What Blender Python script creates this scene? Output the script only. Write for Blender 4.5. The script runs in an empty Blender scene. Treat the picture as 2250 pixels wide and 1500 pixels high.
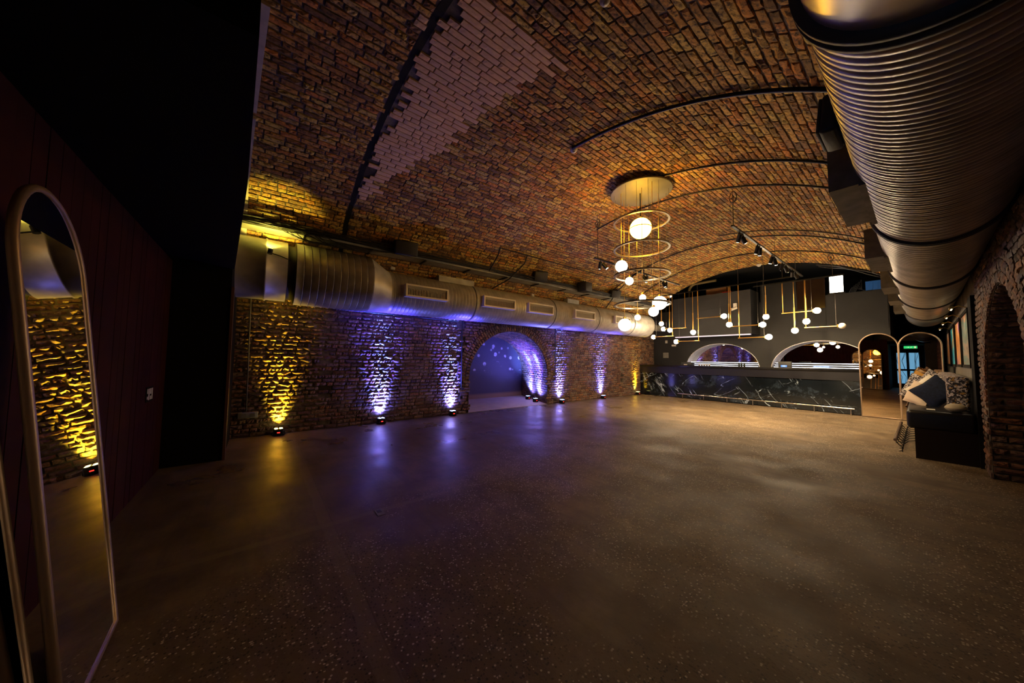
import bpy, bmesh, math, random
import numpy as np
from mathutils import Vector, Matrix
PI = math.pi
rnd = random.Random(7)
rng = np.random.default_rng(11)
sc = bpy.context.scene
COL = sc.collection

# ------------------------------------------------------------------ camera
cam_d = bpy.data.cameras.new('camera')
cam = bpy.data.objects.new('camera', cam_d); COL.objects.link(cam)
FPX = 705.69
cam_d.sensor_width = 36.0
cam_d.lens = FPX / 2250 * 36.0
cam_d.clip_start = 0.02
v1 = np.array([900.0, -47.0, -FPX]); v1 /= np.linalg.norm(v1)      # vanishing direction of the long axis (+Y), camera axes
v2 = np.array([-555.0, -32.0, -FPX]); v2 /= np.linalg.norm(v2)     # vanishing direction of -X
v2 -= v1 * (v1 @ v2); v2 /= np.linalg.norm(v2)
M = np.stack([-v2, v1, np.cross(-v2, v1)])
CAMP = np.array([0.0, 0.0, 1.4])
mw = Matrix.Identity(4)
for i in range(3):
    for j in range(3): mw[i][j] = M[i][j]
mw[2][3] = 1.4
cam.matrix_world = mw
sc.camera = cam
# ------------------------------------------------------------------ world, exposure
w = bpy.data.worlds.new('world'); sc.world = w; w.use_nodes = True
w.node_tree.nodes['Background'].inputs[0].default_value = (0.5, 0.4, 0.45, 1)
w.node_tree.nodes['Background'].inputs[1].default_value = 0.0005
sc.view_settings.view_transform = 'Standard'
sc.view_settings.look = 'None'
sc.view_settings.exposure = 0.0
sc.view_settings.gamma = 1.0
sc.view_settings.use_curve_mapping = False
# light levels of the lamps (used by the lamp builders)
E_GLOBE = 12.0; E_AMBER = 54.0; E_PEND = 110.0
W_TRACK = 540.0; W_BLUE = 3600.0; W_YEL = 650.0

# ------------------------------------------------------------------ materials
def mat(name, col, rough=0.6, metal=0.0, emis=None, es=0.0, bump=None, var=None, spec=None):
    m = bpy.data.materials.new(name); m.use_nodes = True
    nt = m.node_tree; b = nt.nodes['Principled BSDF']
    b.inputs['Base Color'].default_value = (*col, 1)
    b.inputs['Roughness'].default_value = rough
    b.inputs['Metallic'].default_value = metal
    if spec is not None: b.inputs['Specular IOR Level'].default_value = spec
    if emis:
        b.inputs['Emission Color'].default_value = (*emis, 1); b.inputs['Emission Strength'].default_value = es
    g = None
    if var or bump:
        g = nt.nodes.new('ShaderNodeNewGeometry')
    if var:      # (scale, amount)
        n = nt.nodes.new('ShaderNodeTexNoise'); n.inputs['Scale'].default_value = var[0]; n.inputs['Detail'].default_value = 6
        nt.links.new(g.outputs['Position'], n.inputs['Vector'])
        r = nt.nodes.new('ShaderNodeMapRange'); r.inputs[3].default_value = 1 - var[1]; r.inputs[4].default_value = 1 + var[1]
        r.inputs[1].default_value = 0.3; r.inputs[2].default_value = 0.7
        nt.links.new(n.outputs[0], r.inputs[0])
        mx = nt.nodes.new('ShaderNodeVectorMath'); mx.operation = 'SCALE'; mx.inputs[0].default_value = col
        nt.links.new(r.outputs[0], mx.inputs['Scale']); nt.links.new(mx.outputs[0], b.inputs['Base Color'])
    if bump:     # (scale, strength, distance)
        n = nt.nodes.new('ShaderNodeTexNoise'); n.inputs['Scale'].default_value = bump[0]; n.inputs['Detail'].default_value = 5
        nt.links.new(g.outputs['Position'], n.inputs['Vector'])
        bp = nt.nodes.new('ShaderNodeBump'); bp.inputs['Strength'].default_value = bump[1]; bp.inputs['Distance'].default_value = bump[2]
        nt.links.new(n.outputs[0], bp.inputs['Height']); nt.links.new(bp.outputs[0], b.inputs['Normal'])
    return m

def nd(nt, t, **kw):
    n = nt.nodes.new(t)
    for k, v in kw.items(): setattr(n, k, v)
    return n
def noise(nt, vec, scale, detail=4, rough=0.55):
    n = nd(nt, 'ShaderNodeTexNoise'); n.inputs['Scale'].default_value = scale; n.inputs['Detail'].default_value = detail
    n.inputs['Roughness'].default_value = rough
    nt.links.new(vec, n.inputs['Vector']); return n.outputs[0]
def rng_map(nt, s, a, b, c=0.0, d=1.0):
    r = nd(nt, 'ShaderNodeMapRange'); nt.links.new(s, r.inputs[0])
    for i, v in zip((1, 2, 3, 4), (a, b, c, d)): r.inputs[i].default_value = v
    return r.outputs[0]
def mixc(nt, f, a, b):
    m = nd(nt, 'ShaderNodeMix', data_type='RGBA')
    for s, i in ((f, 0), (a, 6), (b, 7)):
        if isinstance(s, (tuple, list)): m.inputs[i].default_value = (*s, 1)
        elif isinstance(s, (int, float)): m.inputs[i].default_value = s
        else: nt.links.new(s, m.inputs[i])
    return m.outputs[2]
def math_(nt, op, a, b=None, c=None):
    m = nd(nt, 'ShaderNodeMath', operation=op)
    for i, s in enumerate((a, b, c)):
        if s is None: continue
        if isinstance(s, (int, float)): m.inputs[i].default_value = s
        else: nt.links.new(s, m.inputs[i])
    return m.outputs[0]

def brick_material():
    m = bpy.data.materials.new('brick'); m.use_nodes = True; nt = m.node_tree; b = nt.nodes['Principled BSDF']
    g = nd(nt, 'ShaderNodeNewGeometry').outputs['Position']
    t = nd(nt, 'ShaderNodeAttribute'); t.attribute_name = 'tint'
    n1 = noise(nt, g, 26, 6, 0.7); n2 = noise(nt, g, 1.1, 4); n3 = noise(nt, g, 9, 5, 0.7)
    c = mixc(nt, math_(nt, 'MULTIPLY', rng_map(nt, n1, 0.46, 0.64), t.outputs['Alpha']), t.outputs['Color'], (0.05, 0.028, 0.018))
    lime = math_(nt, 'MULTIPLY', rng_map(nt, n2, 0.55, 0.68), rng_map(nt, n3, 0.5, 0.62))
    c = mixc(nt, math_(nt, 'MULTIPLY', math_(nt, 'MULTIPLY', lime, t.outputs['Alpha']), 0.45), c, (0.36, 0.31, 0.27))
    nt.links.new(c, b.inputs['Base Color']); b.inputs['Roughness'].default_value = 0.72
    b.inputs['Specular IOR Level'].default_value = 0.45
    bp = nd(nt, 'ShaderNodeBump'); bp.inputs['Strength'].default_value = 0.8; bp.inputs['Distance'].default_value = 0.006
    nt.links.new(noise(nt, g, 45, 6, 0.7), bp.inputs['Height']); nt.links.new(bp.outputs[0], b.inputs['Normal'])
    return m
def mortar_material():
    m = bpy.data.materials.new('mortar'); m.use_nodes = True; nt = m.node_tree; b = nt.nodes['Principled BSDF']
    g = nd(nt, 'ShaderNodeNewGeometry').outputs['Position']
    c = mixc(nt, rng_map(nt, noise(nt, g, 3.0, 6), 0.4, 0.62), (0.045, 0.032, 0.022), (0.20, 0.16, 0.12))
    c = mixc(nt, rng_map(nt, noise(nt, g, 30, 3), 0.5, 0.7, 0, 0.5), c, (0.03, 0.02, 0.015))
    nt.links.new(c, b.inputs['Base Color']); b.inputs['Roughness'].default_value = 0.95
    return m
def floor_material():
    m = bpy.data.materials.new('floor_concrete'); m.use_nodes = True; nt = m.node_tree; b = nt.nodes['Principled BSDF']
    g = nd(nt, 'ShaderNodeNewGeometry').outputs['Position']
    sx = nd(nt, 'ShaderNodeSeparateXYZ'); nt.links.new(g, sx.inputs[0]); X, Y = sx.outputs[0], sx.outputs[1]
    big = noise(nt, g, 0.55, 5, 0.6); mid = noise(nt, g, 2.6, 8, 0.68); fin = noise(nt, g, 22, 6, 0.7)
    c = mixc(nt, rng_map(nt, mid, 0.36, 0.64), (0.085, 0.058, 0.033), (0.185, 0.132, 0.078))
    c = mixc(nt, rng_map(nt, big, 0.45, 0.62, 0, 0.55), c, (0.10, 0.066, 0.04))
    c = mixc(nt, rng_map(nt, fin, 0.5, 0.75, 0, 0.35), c, (0.06, 0.04, 0.025))
    stm = nd(nt, 'ShaderNodeMapping'); stm.inputs['Scale'].default_value = (0.5, 4.0, 1); stm.inputs['Rotation'].default_value = (0, 0, .12); nt.links.new(g, stm.inputs['Vector'])
    c = mixc(nt, rng_map(nt, noise(nt, stm.outputs[0], 1.6, 7, 0.65), 0.50, 0.68, 0, 0.55), c, (0.055, 0.036, 0.022))
    # aggregate showing through the worn centre and right of the room
    zone = rng_map(nt, math_(nt, 'ADD', math_(nt, 'ADD', math_(nt, 'MULTIPLY', Y, 0.36), X), math_(nt, 'MULTIPLY', big, 2.4)), -1.75, -1.4)
    patch = rng_map(nt, noise(nt, g, 0.9, 3), 0.40, 0.47)
    zone = math_(nt, 'MULTIPLY', zone, patch)
    vo = nd(nt, 'ShaderNodeTexVoronoi'); vo.inputs['Scale'].default_value = 75; nt.links.new(g, vo.inputs['Vector'])
    hs = nd(nt, 'ShaderNodeSeparateColor'); nt.links.new(vo.outputs['Color'], hs.inputs[0])
    chip = math_(nt, 'MULTIPLY', math_(nt, 'GREATER_THAN', hs.outputs[0], 0.86), math_(nt, 'LESS_THAN', vo.outputs['Distance'], 0.42))
    dark = math_(nt, 'MULTIPLY', math_(nt, 'LESS_THAN', hs.outputs[1], 0.3), math_(nt, 'LESS_THAN', vo.outputs['Distance'], 0.45))
    c = mixc(nt, math_(nt, 'MULTIPLY', zone, dark), c, (0.038, 0.025, 0.015))
    c = mixc(nt, math_(nt, 'MULTIPLY', zone, chip), c, (0.50, 0.43, 0.34))
    # filled cable trench and saw cuts
    def line(ax, bx, cc, wid, f0=None):
        d = math_(nt, 'ABSOLUTE', math_(nt, 'ADD', math_(nt, 'ADD', math_(nt, 'MULTIPLY', X, ax), math_(nt, 'MULTIPLY', Y, bx)), cc))
        return math_(nt, 'LESS_THAN', d, wid)
    jit = math_(nt, 'MULTIPLY', math_(nt, 'SUBTRACT', mid, 0.5), 0.10)
    d = math_(nt, 'ABSOLUTE', math_(nt, 'ADD', math_(nt, 'SUBTRACT', Y, 0.50), jit))
    lm = math_(nt, 'MULTIPLY', math_(nt, 'LESS_THAN', d, 0.045), math_(nt, 'LESS_THAN', X, -1.3))
    c = mixc(nt, math_(nt, 'MULTIPLY', lm, 0.5), c, (0.17, 0.13, 0.085))
    c = mixc(nt, math_(nt, 'MULTIPLY', math_(nt, 'MULTIPLY', line(0, 1, -0.545, 0.004), math_(nt, 'LESS_THAN', X, -1.3)), 0.45), c, (0.05, 0.035, 0.02))
    c = mixc(nt, math_(nt, 'MULTIPLY', math_(nt, 'MULTIPLY', line(1, 0.02, 3.1, 0.035), math_(nt, 'LESS_THAN', Y, 1.6)), 0.5), c, (0.18, 0.14, 0.075))
    c = mixc(nt, math_(nt, 'MULTIPLY', line(0.02, 1, -5.1, 0.008), 0.6), c, (0.06, 0.04, 0.025))
    c = mixc(nt, math_(nt, 'MULTIPLY', line(0.0, 1, -3.1, 0.006), 0.6), c, (0.06, 0.04, 0.025))
    nt.links.new(c, b.inputs['Base Color'])
    r = rng_map(nt, noise(nt, g, 1.5, 4, 0.5), 0.35, 0.65, 0.26, 0.46)
    rx = rng_map(nt, X, -5.0, -2.2, 0.0, 0.25)
    nt.links.new(math_(nt, 'ADD', r, rx), b.inputs['Roughness'])
    b.inputs['Specular IOR Level'].default_value = 0.4
    bp = nd(nt, 'ShaderNodeBump'); bp.inputs['Strength'].default_value = 0.35; bp.inputs['Distance'].default_value = 0.01
    hgt = math_(nt, 'ADD', math_(nt, 'MULTIPLY', mid, 0.8), math_(nt, 'MULTIPLY', math_(nt, 'MULTIPLY', fin, zone), 0.8))
    nt.links.new(hgt, bp.inputs['Height']); nt.links.new(bp.outputs[0], b.inputs['Normal'])
    return m
def marble_material():
    m = bpy.data.materials.new('black_marble'); m.use_nodes = True; nt = m.node_tree; b = nt.nodes['Principled BSDF']
    g = nd(nt, 'ShaderNodeNewGeometry').outputs['Position']
    def veins(rot, scale, lo, hi, seed):
        m0 = nd(nt, 'ShaderNodeMapping'); m0.inputs['Rotation'].default_value = (0, rot, 0); nt.links.new(g, m0.inputs['Vector'])
        mp = nd(nt, 'ShaderNodeMapping'); mp.inputs['Location'].default_value = (seed, seed, 0)
        mp.inputs['Scale'].default_value = (scale, 0.0, scale * 0.16)
        nt.links.new(m0.outputs[0], mp.inputs['Vector'])
        n = noise(nt, mp.outputs[0], 1.0, 4, 0.5)
        d = math_(nt, 'ABSOLUTE', math_(nt, 'SUBTRACT', n, 0.5))
        return rng_map(nt, d, lo, hi, 1.0, 0.0)
    v = math_(nt, 'MULTIPLY', veins(0.62, 2.9, 0.001, 0.010, 0), rng_map(nt, noise(nt, g, 2.1, 3), 0.48, 0.62))
    v2_ = math_(nt, 'MULTIPLY', veins(-1.1, 2.4, 0.001, 0.006, 4), rng_map(nt, noise(nt, g, 1.9, 3), 0.54, 0.66))
    cl = rng_map(nt, noise(nt, g, 2.4, 9, 0.75), 0.53, 0.78, 0, 0.6)
    c = mixc(nt, cl, (0.005, 0.007, 0.010), (0.07, 0.10, 0.15))
    c = mixc(nt, math_(nt, 'MINIMUM', math_(nt, 'ADD', v, v2_), 1.0), c, (0.36, 0.43, 0.55))
    nt.links.new(c, b.inputs['Base Color']); b.inputs['Roughness'].default_value = 0.12
    return m
def fabric_pattern(name, c1, c2, c3, scale):
    m = bpy.data.materials.new(name); m.use_nodes = True; nt = m.node_tree; b = nt.nodes['Principled BSDF']
    g = nd(nt, 'ShaderNodeTexCoord').outputs['Object']
    v = nd(nt, 'ShaderNodeVectorMath', operation='ABSOLUTE'); nt.links.new(g, v.inputs[0])
    n = noise(nt, v.outputs[0], scale, 3, 0.5)
    k = noise(nt, v.outputs[0], scale * 0.7, 2, 0.4)
    c = mixc(nt, rng_map(nt, n, 0.45, 0.47) if scale > 30 and c1[0] > .3 else rng_map(nt, n, 0.49, 0.51), c1, c2)
    c = mixc(nt, rng_map(nt, k, 0.60, 0.62), c, c3)
    nt.links.new(c, b.inputs['Base Color']); b.inputs['Roughness'].default_value = 0.9
    return m
def painting_material(name, cols, seed):
    m = bpy.data.materials.new(name); m.use_nodes = True; nt = m.node_tree; b = nt.nodes['Principled BSDF']
    g = nd(nt, 'ShaderNodeNewGeometry').outputs['Position']
    mp = nd(nt, 'ShaderNodeMapping'); mp.inputs['Scale'].default_value = (1, 0.45, 1.7); mp.inputs['Location'].default_value = (seed, seed, seed)
    mp.inputs['Rotation'].default_value = (0.35, 0, 0)
    nt.links.new(g, mp.inputs['Vector'])
    n = noise(nt, mp.outputs[0], 1.7, 8, 0.6)
    cr = nd(nt, 'ShaderNodeValToRGB'); nt.links.new(n, cr.inputs[0])
    e = cr.color_ramp.elements
    e[0].position = 0.3; e[0].color = (*cols[0], 1); e[1].position = 0.7; e[1].color = (*cols[-1], 1)
    for i, cc in enumerate(cols[1:-1]):
        x = e.new(0.3 + 0.4 * (i + 1) / (len(cols) - 1)); x.color = (*cc, 1)
    nt.links.new(cr.outputs[0], b.inputs['Base Color']); b.inputs['Roughness'].default_value = 0.35
    return m
def alcove_material():
    m = bpy.data.materials.new('chalked_black_wall'); m.use_nodes = True; nt = m.node_tree; b = nt.nodes['Principled BSDF']
    g = nd(nt, 'ShaderNodeNewGeometry').outputs['Position']
    sx = nd(nt, 'ShaderNodeSeparateXYZ'); nt.links.new(g, sx.inputs[0])
    fm = nd(nt, 'ShaderNodeMapping'); fm.inputs['Scale'].default_value = (0, 1, 1); nt.links.new(g, fm.inputs['Vector'])
    vo = nd(nt, 'ShaderNodeTexVoronoi'); vo.inputs['Scale'].default_value = 4.6; nt.links.new(fm.outputs[0], vo.inputs['Vector'])
    hs = nd(nt, 'ShaderNodeSeparateColor'); nt.links.new(vo.outputs['Color'], hs.inputs[0])
    dots = math_(nt, 'MULTIPLY', math_(nt, 'GREATER_THAN', hs.outputs[0], 0.22), rng_map(nt, vo.outputs['Distance'], 0.28, 0.38, 1, 0))
    dots = math_(nt, 'MULTIPLY', dots, math_(nt, 'MULTIPLY', rng_map(nt, sx.outputs[2], 0.95, 1.0), rng_map(nt, noise(nt, g, 14, 4), 0.30, 0.48)))
    scr = rng_map(nt, noise(nt, g, 5, 9, 0.8), 0.58, 0.68, 0, 0.5)
    c = mixc(nt, scr, (0.075, 0.062, 0.085), (0.20, 0.17, 0.21))
    c = mixc(nt, dots, c, (0.60, 0.54, 0.60))
    foot = rng_map(nt, sx.outputs[2], 0.2, 0.12)
    c = mixc(nt, foot, c, (0.30, 0.18, 0.09))
    nt.links.new(c, b.inputs['Base Color']); b.inputs['Roughness'].default_value = 0.6
    bp = nd(nt, 'ShaderNodeBump'); bp.inputs['Strength'].default_value = 0.6; bp.inputs['Distance'].default_value = 0.01
    nt.links.new(noise(nt, g, 12, 6), bp.inputs['Height']); nt.links.new(bp.outputs[0], b.inputs['Normal'])
    return m

MB_ = brick_material(); MORT = mortar_material(); FLOOR = floor_material(); MARBLE = marble_material(); ALC = alcove_material()
BLACKW = mat('black_painted_wall', (0.016, 0.0155, 0.0165), 0.65, var=(1.4, 0.35), bump=(7, 0.5, 0.01))
BLACK = mat('black_matt', (0.007, 0.006, 0.006), 0.85, spec=0.1)
DARKVOID = mat('dark_void_plaster', (0.004, 0.004, 0.004), 0.95)
BLACKM = mat('black_metal', (0.014, 0.014, 0.014), 0.38, 0.5)
GALV = mat('galvanised_steel', (0.47, 0.45, 0.41), 0.36, 0.72, var=(5, 0.28), bump=(18, 0.15, 0.004))
GALVD = mat('dull_galvanised_steel', (0.20, 0.19, 0.165), 0.6, 0.4, var=(9, 0.3))
GALVP = mat('pale_steel_tray', (0.34, 0.33, 0.29), 0.55, 0.3, var=(4, 0.25))
CREAM = mat('cream_painted_steel', (0.80, 0.72, 0.58), 0.5)
SEAM = mat('dark_seam', (0.03, 0.028, 0.03), 0.6)
GOLD = mat('brushed_brass', (0.80, 0.50, 0.14), 0.28, 0.9)
CHROME = mat('chrome', (0.65, 0.62, 0.58), 0.18, 1.0)
MIRROR = mat('mirror_glass', (0.86, 0.84, 0.80), 0.01, 1.0)
MIRRORB = mat('bronze_mirror_glass', (0.66, 0.50, 0.33), 0.01, 1.0)
FRAMEB = mat('bronze_frame', (0.30, 0.21, 0.15), 0.42, 0.6)
LEATHER = mat('black_leather', (0.005, 0.005, 0.006), 0.35, spec=0.35, bump=(60, 0.25, 0.003))
PLINTHM = mat('dark_stained_plinth', (0.007, 0.003, 0.002), 0.6, spec=0.15)
REDWOOD = mat('dark_red_panelling', (0.030, 0.005, 0.003), 0.8, spec=0.1, var=(3, 0.3))
WHITE = mat('white_plastic', (0.72, 0.68, 0.60), 0.45)
PALE = mat('pale_plaster', (0.55, 0.48, 0.44), 0.9, var=(8, 0.2))
CABLE = mat('black_cable', (0.014, 0.013, 0.014), 0.5)
CABLEG = mat('grey_cable', (0.10, 0.09, 0.08), 0.5)
CABLEW = mat('cream_cable', (0.4, 0.32, 0.22), 0.5)
REDC = mat('red_cable', (0.4, 0.02, 0.01), 0.5)
SPK = mat('speaker_cabinet', (0.022, 0.022, 0.023), 0.6, bump=(120, 0.3, 0.002))
SPKG = mat('speaker_grille', (0.05, 0.05, 0.052), 0.55, 0.3, bump=(260, 0.6, 0.002))
GLOBE = mat('lit_opal_glass', (0.9, 0.88, 0.85), 0.3, emis=(1.0, 0.80, 0.56), es=E_GLOBE)
GLOBEP = mat('lit_opal_glass_warm', (0.9, 0.86, 0.8), 0.3, emis=(1.0, 0.76, 0.46), es=E_PEND)
AMBER = mat('lit_amber_glass', (0.9, 0.7, 0.3), 0.3, emis=(1.0, 0.50, 0.035), es=E_AMBER)
OFFG = mat('unlit_opal_glass', (0.75, 0.72, 0.68), 0.25)
LENSW = mat('spot_lens_lit', (0.9, 0.9, 0.8), 0.3, emis=(1.0, 0.82, 0.55), es=30)
LENSB = mat('blue_lens_lit', (0.5, 0.6, 0.9), 0.3, emis=(0.25, 0.35, 1.0), es=12)
LENSY = mat('yellow_lens_lit', (0.9, 0.9, 0.5), 0.3, emis=(1.0, 0.9, 0.25), es=10)
LEDRED = mat('red_indicator', (0.6, 0.02, 0.01), 0.4, emis=(1, 0.03, 0.02), es=3)
STRIP = mat('white_led_strip', (0.8, 0.8, 0.9), 0.4, emis=(0.78, 0.80, 1.0), es=9.0)
STONE = mat('pale_speckled_stone', (0.72, 0.70, 0.70), 0.5, var=(40, 0.4))
NAVY = mat('navy_velvet', (0.006, 0.010, 0.028), 0.8, spec=0.2, var=(30, 0.4))
CREAMF = mat('cream_linen', (0.62, 0.50, 0.40), 0.9, bump=(80, 0.3, 0.002))
BUFF = mat('pale_buff_velvet', (0.42, 0.37, 0.28), 0.9)
MUST = mat('mustard_velvet', (0.40, 0.21, 0.03), 0.85)
PAT1 = fabric_pattern('black_and_white_ikat', (0.02, 0.02, 0.03), (0.50, 0.46, 0.47), (0.10, 0.06, 0.04), 42)
PAT2 = fabric_pattern('dark_kaleidoscope_print', (0.42, 0.38, 0.42), (0.012, 0.012, 0.022), (0.30, 0.17, 0.05), 38)
PAT3 = fabric_pattern('brown_leopard_print', (0.28, 0.16, 0.07), (0.05, 0.025, 0.01), (0.5, 0.4, 0.25), 30)
BLUEP = mat('blue_plastic', (0.01, 0.13, 0.55), 0.5)
WOODC = mat('brown_crate_wood', (0.22, 0.10, 0.03), 0.7)
REDP = mat('red_plastic', (0.6, 0.02, 0.01), 0.5)
CLEAR = mat('cup_glass', (0.5, 0.4, 0.28), 0.15, 0.2)

# ------------------------------------------------------------------ mesh helpers
class MB:
    def __init__(s): s.v = []; s.f = []; s.sm = []; s.mi = []
    def add(s, vs, fs, smooth=False, mi=0):
        o = len(s.v); s.v += [tuple(p) for p in vs]
        for f in fs: s.f.append([i + o for i in f]); s.sm.append(smooth); s.mi.append(mi)
        return s
    def box(s, a, b, mi=0, mtx=None, taper=None):
        (x0, y0, z0), (x1, y1, z1) = a, b
        vs = [(x0, y0, z0), (x1, y0, z0), (x1, y1, z0), (x0, y1, z0), (x0, y0, z1), (x1, y0, z1), (x1, y1, z1), (x0, y1, z1)]
        if mtx is not None: vs = [tuple(mtx @ Vector(p)) for p in vs]
        return s.add(vs, [(0, 3, 2, 1), (4, 5, 6, 7), (0, 1, 5, 4), (1, 2, 6, 5), (2, 3, 7, 6), (3, 0, 4, 7)], False, mi)
    def bevbox(s, a, b, r=0.01, n=3, mtx=None, mi=0):
        bm = bmesh.new(); bmesh.ops.create_cube(bm, size=1)
        for v in bm.verts: v.co = Vector([(a[i] + b[i]) / 2 + v.co[i] * (b[i] - a[i]) for i in range(3)])
        bmesh.ops.bevel(bm, geom=list(bm.edges), offset=r, segments=n, affect='EDGES', profile=0.5)
        vs = [(mtx @ v.co if mtx is not None else v.co.copy()) for v in bm.verts]; bm.verts.index_update()
        s.add(vs, [[v.index for v in f.verts] for f in bm.faces], n > 1, mi); bm.free(); return s
    def tube(s, pts, r, n=8, closed=False, cap=True, mi=0):
        pts = [Vector(p) for p in pts]; N = len(pts); rs = r if isinstance(r, (list, tuple)) else [r] * N
        prev = None; rings = []
        for i, p in enumerate(pts):
            if closed: t = pts[(i + 1) % N] - pts[i - 1]
            else: t = pts[min(i + 1, N - 1)] - pts[max(i - 1, 0)]
            t.normalize()
            if prev is None:
                a = Vector((0, 0, 1)) if abs(t.z) < 0.9 else Vector((1, 0, 0)); prev = t.cross(a).normalized()
            u = (prev - t * prev.dot(t)).normalized(); prev = u; q = t.cross(u)
            rings.append([p + (u * math.cos(2 * PI * k / n) + q * math.sin(2 * PI * k / n)) * rs[i] for k in range(n)])
        vs = [v for rg in rings for v in rg]; fs = []
        for i in range(N if closed else N - 1):
            j = (i + 1) % N
            for k in range(n):
                k2 = (k + 1) % n; fs.append((i * n + k, i * n + k2, j * n + k2, j * n + k))
        s.add(vs, fs, True, mi)
        if cap and not closed:
            s.add(rings[0], [tuple(range(n))[::-1]], False, mi); s.add(rings[-1], [tuple(range(n))], False, mi)
        return s
    def lathe(s, prof, c=(0, 0, 0), axis='Z', n=32, smooth=True, mtx=None, mi=0):
        vs = []; fs = []
        for r, h in prof:
            for k in range(n):
                a = 2 * PI * k / n; x, y = r * math.cos(a), r * math.sin(a)
                p = {'Z': (x, y, h), 'Y': (x, h, y), 'X': (h, x, y)}[axis]
                p = Vector(p)
                if mtx is not None: p = mtx @ p
                vs.append((p[0] + c[0], p[1] + c[1], p[2] + c[2]))
        for i in range(len(prof) - 1):
            for k in range(n):
                k2 = (k + 1) % n; fs.append((i * n + k, i * n + k2, (i + 1) * n + k2, (i + 1) * n + k))
        return s.add(vs, fs, smooth, mi)
    def sphere(s, c, r, nu=24, nv=14, sc_=(1, 1, 1), mi=0):
        prof = []
        vs = [(c[0], c[1], c[2] - r * sc_[2])]; fs = []
        for j in range(1, nv):
            th = PI * j / nv
            for k in range(nu):
                a = 2 * PI * k / nu
                vs.append((c[0] + r * sc_[0] * math.sin(th) * math.cos(a), c[1] + r * sc_[1] * math.sin(th) * math.sin(a), c[2] - r * sc_[2] * math.cos(th)))
        vs.append((c[0], c[1], c[2] + r * sc_[2])); L = len(vs) - 1
        for k in range(nu): fs.append((0, 1 + (k + 1) % nu, 1 + k))
        for j in range(nv - 2):
            for k in range(nu):
                a = 1 + j * nu + k; b = 1 + j * nu + (k + 1) % nu; fs.append((a, b, b + nu, a + nu))
        for k in range(nu): fs.append((L, 1 + (nv - 2) * nu + k, 1 + (nv - 2) * nu + (k + 1) % nu))
        return s.add(vs, fs, True, mi)
    def disc(s, c, r, axis='Z', n=24, mi=0, flip=False):
        vs = []
        for k in range(n):
            a = 2 * PI * k / n; x, y = r * math.cos(a), r * math.sin(a)
            p = {'Z': (x, y, 0), 'Y': (x, 0, y), 'X': (0, x, y)}[axis]; vs.append((c[0] + p[0], c[1] + p[1], c[2] + p[2]))
        return s.add(vs, [tuple(range(n))], False, mi)
    def build(s, name, mats, parent=None, loc=None):
        me = bpy.data.meshes.new(name); me.from_pydata(s.v, [], s.f)
        if not isinstance(mats, (list, tuple)): mats = [mats]
        for m in mats: me.materials.append(m)
        me.polygons.foreach_set('use_smooth', s.sm)
        if len(mats) > 1: me.polygons.foreach_set('material_index', s.mi)
        me.update()
        o = bpy.data.objects.new(name, me); COL.objects.link(o)
        if parent is not None:
            o.parent = parent
            if parent.get('abs_children', 1): o.matrix_parent_inverse = Matrix.Translation(parent.location).inverted()
        return o
def tag(o, label=None, cat=None, group=None, kind=None):
    if label: o['label'] = label
    if cat: o['category'] = cat
    if group: o['group'] = group
    if kind: o['kind'] = kind
    return o
def thing(name, label, cat, loc=(0, 0, 0), group=None):
    o = bpy.data.objects.new(name, None); COL.objects.link(o); o.location = loc; o.empty_display_size = 0.1
    return tag(o, label, cat, group)
def struct(name, mb, m, label=None, parent=None):
    o = mb.build(name, m, parent); tag(o, label, None, None, 'structure'); return o
def spot(name, loc, direction, watts, angle, blend, col, size=0.02, parent=None):
    l = bpy.data.lights.new(name, 'SPOT'); l.energy = watts; l.spot_size = math.radians(angle); l.spot_blend = blend
    l.color = col; l.shadow_soft_size = size
    o = bpy.data.objects.new(name, l); COL.objects.link(o); o.location = loc
    o.rotation_euler = Vector(direction).to_track_quat('-Z', 'Y').to_euler()
    if parent is not None:
        o.parent = parent; o.matrix_parent_inverse = Matrix.Translation(parent.location).inverted()
    return o

# ------------------------------------------------------------------ room dimensions
XL, XR = -7.25, 0.49          # left and right walls
XC, VA, VB, VZ0 = -3.38, 4.2, 3.0, 1.45   # vault ellipse
YB, YE, YW = -0.92, 12.35, 13.6           # back wall, end of vault, black bar wall
def vz(x):
    if x > -0.3: return 3.489 - 0.77 * (x + 0.3)
    return VZ0 + VB * math.sqrt(max(0.0, 1 - ((x - XC) / VA) ** 2))
_xs = np.linspace(XL, XR, 1500); _zs = np.array([vz(x) for x in _xs])
_s = np.concatenate([[0], np.cumsum(np.hypot(np.diff(_xs), np.diff(_zs)))]); SLEN = _s[-1]
def vpt(s):
    x = float(np.interp(s, _s, _xs)); z = vz(x)
    dx = 1.0; dz = -0.77 if x > -0.3 else -VB * ((x - XC) / VA ** 2) / max(1e-3, math.sqrt(max(1e-6, 1 - ((x - XC) / VA) ** 2)))
    L = math.hypot(dx, dz); t = (dx / L, 0, dz / L); n = (t[2], 0, -t[0])      # inward (downward) normal
    return (x, z), t, n

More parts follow.
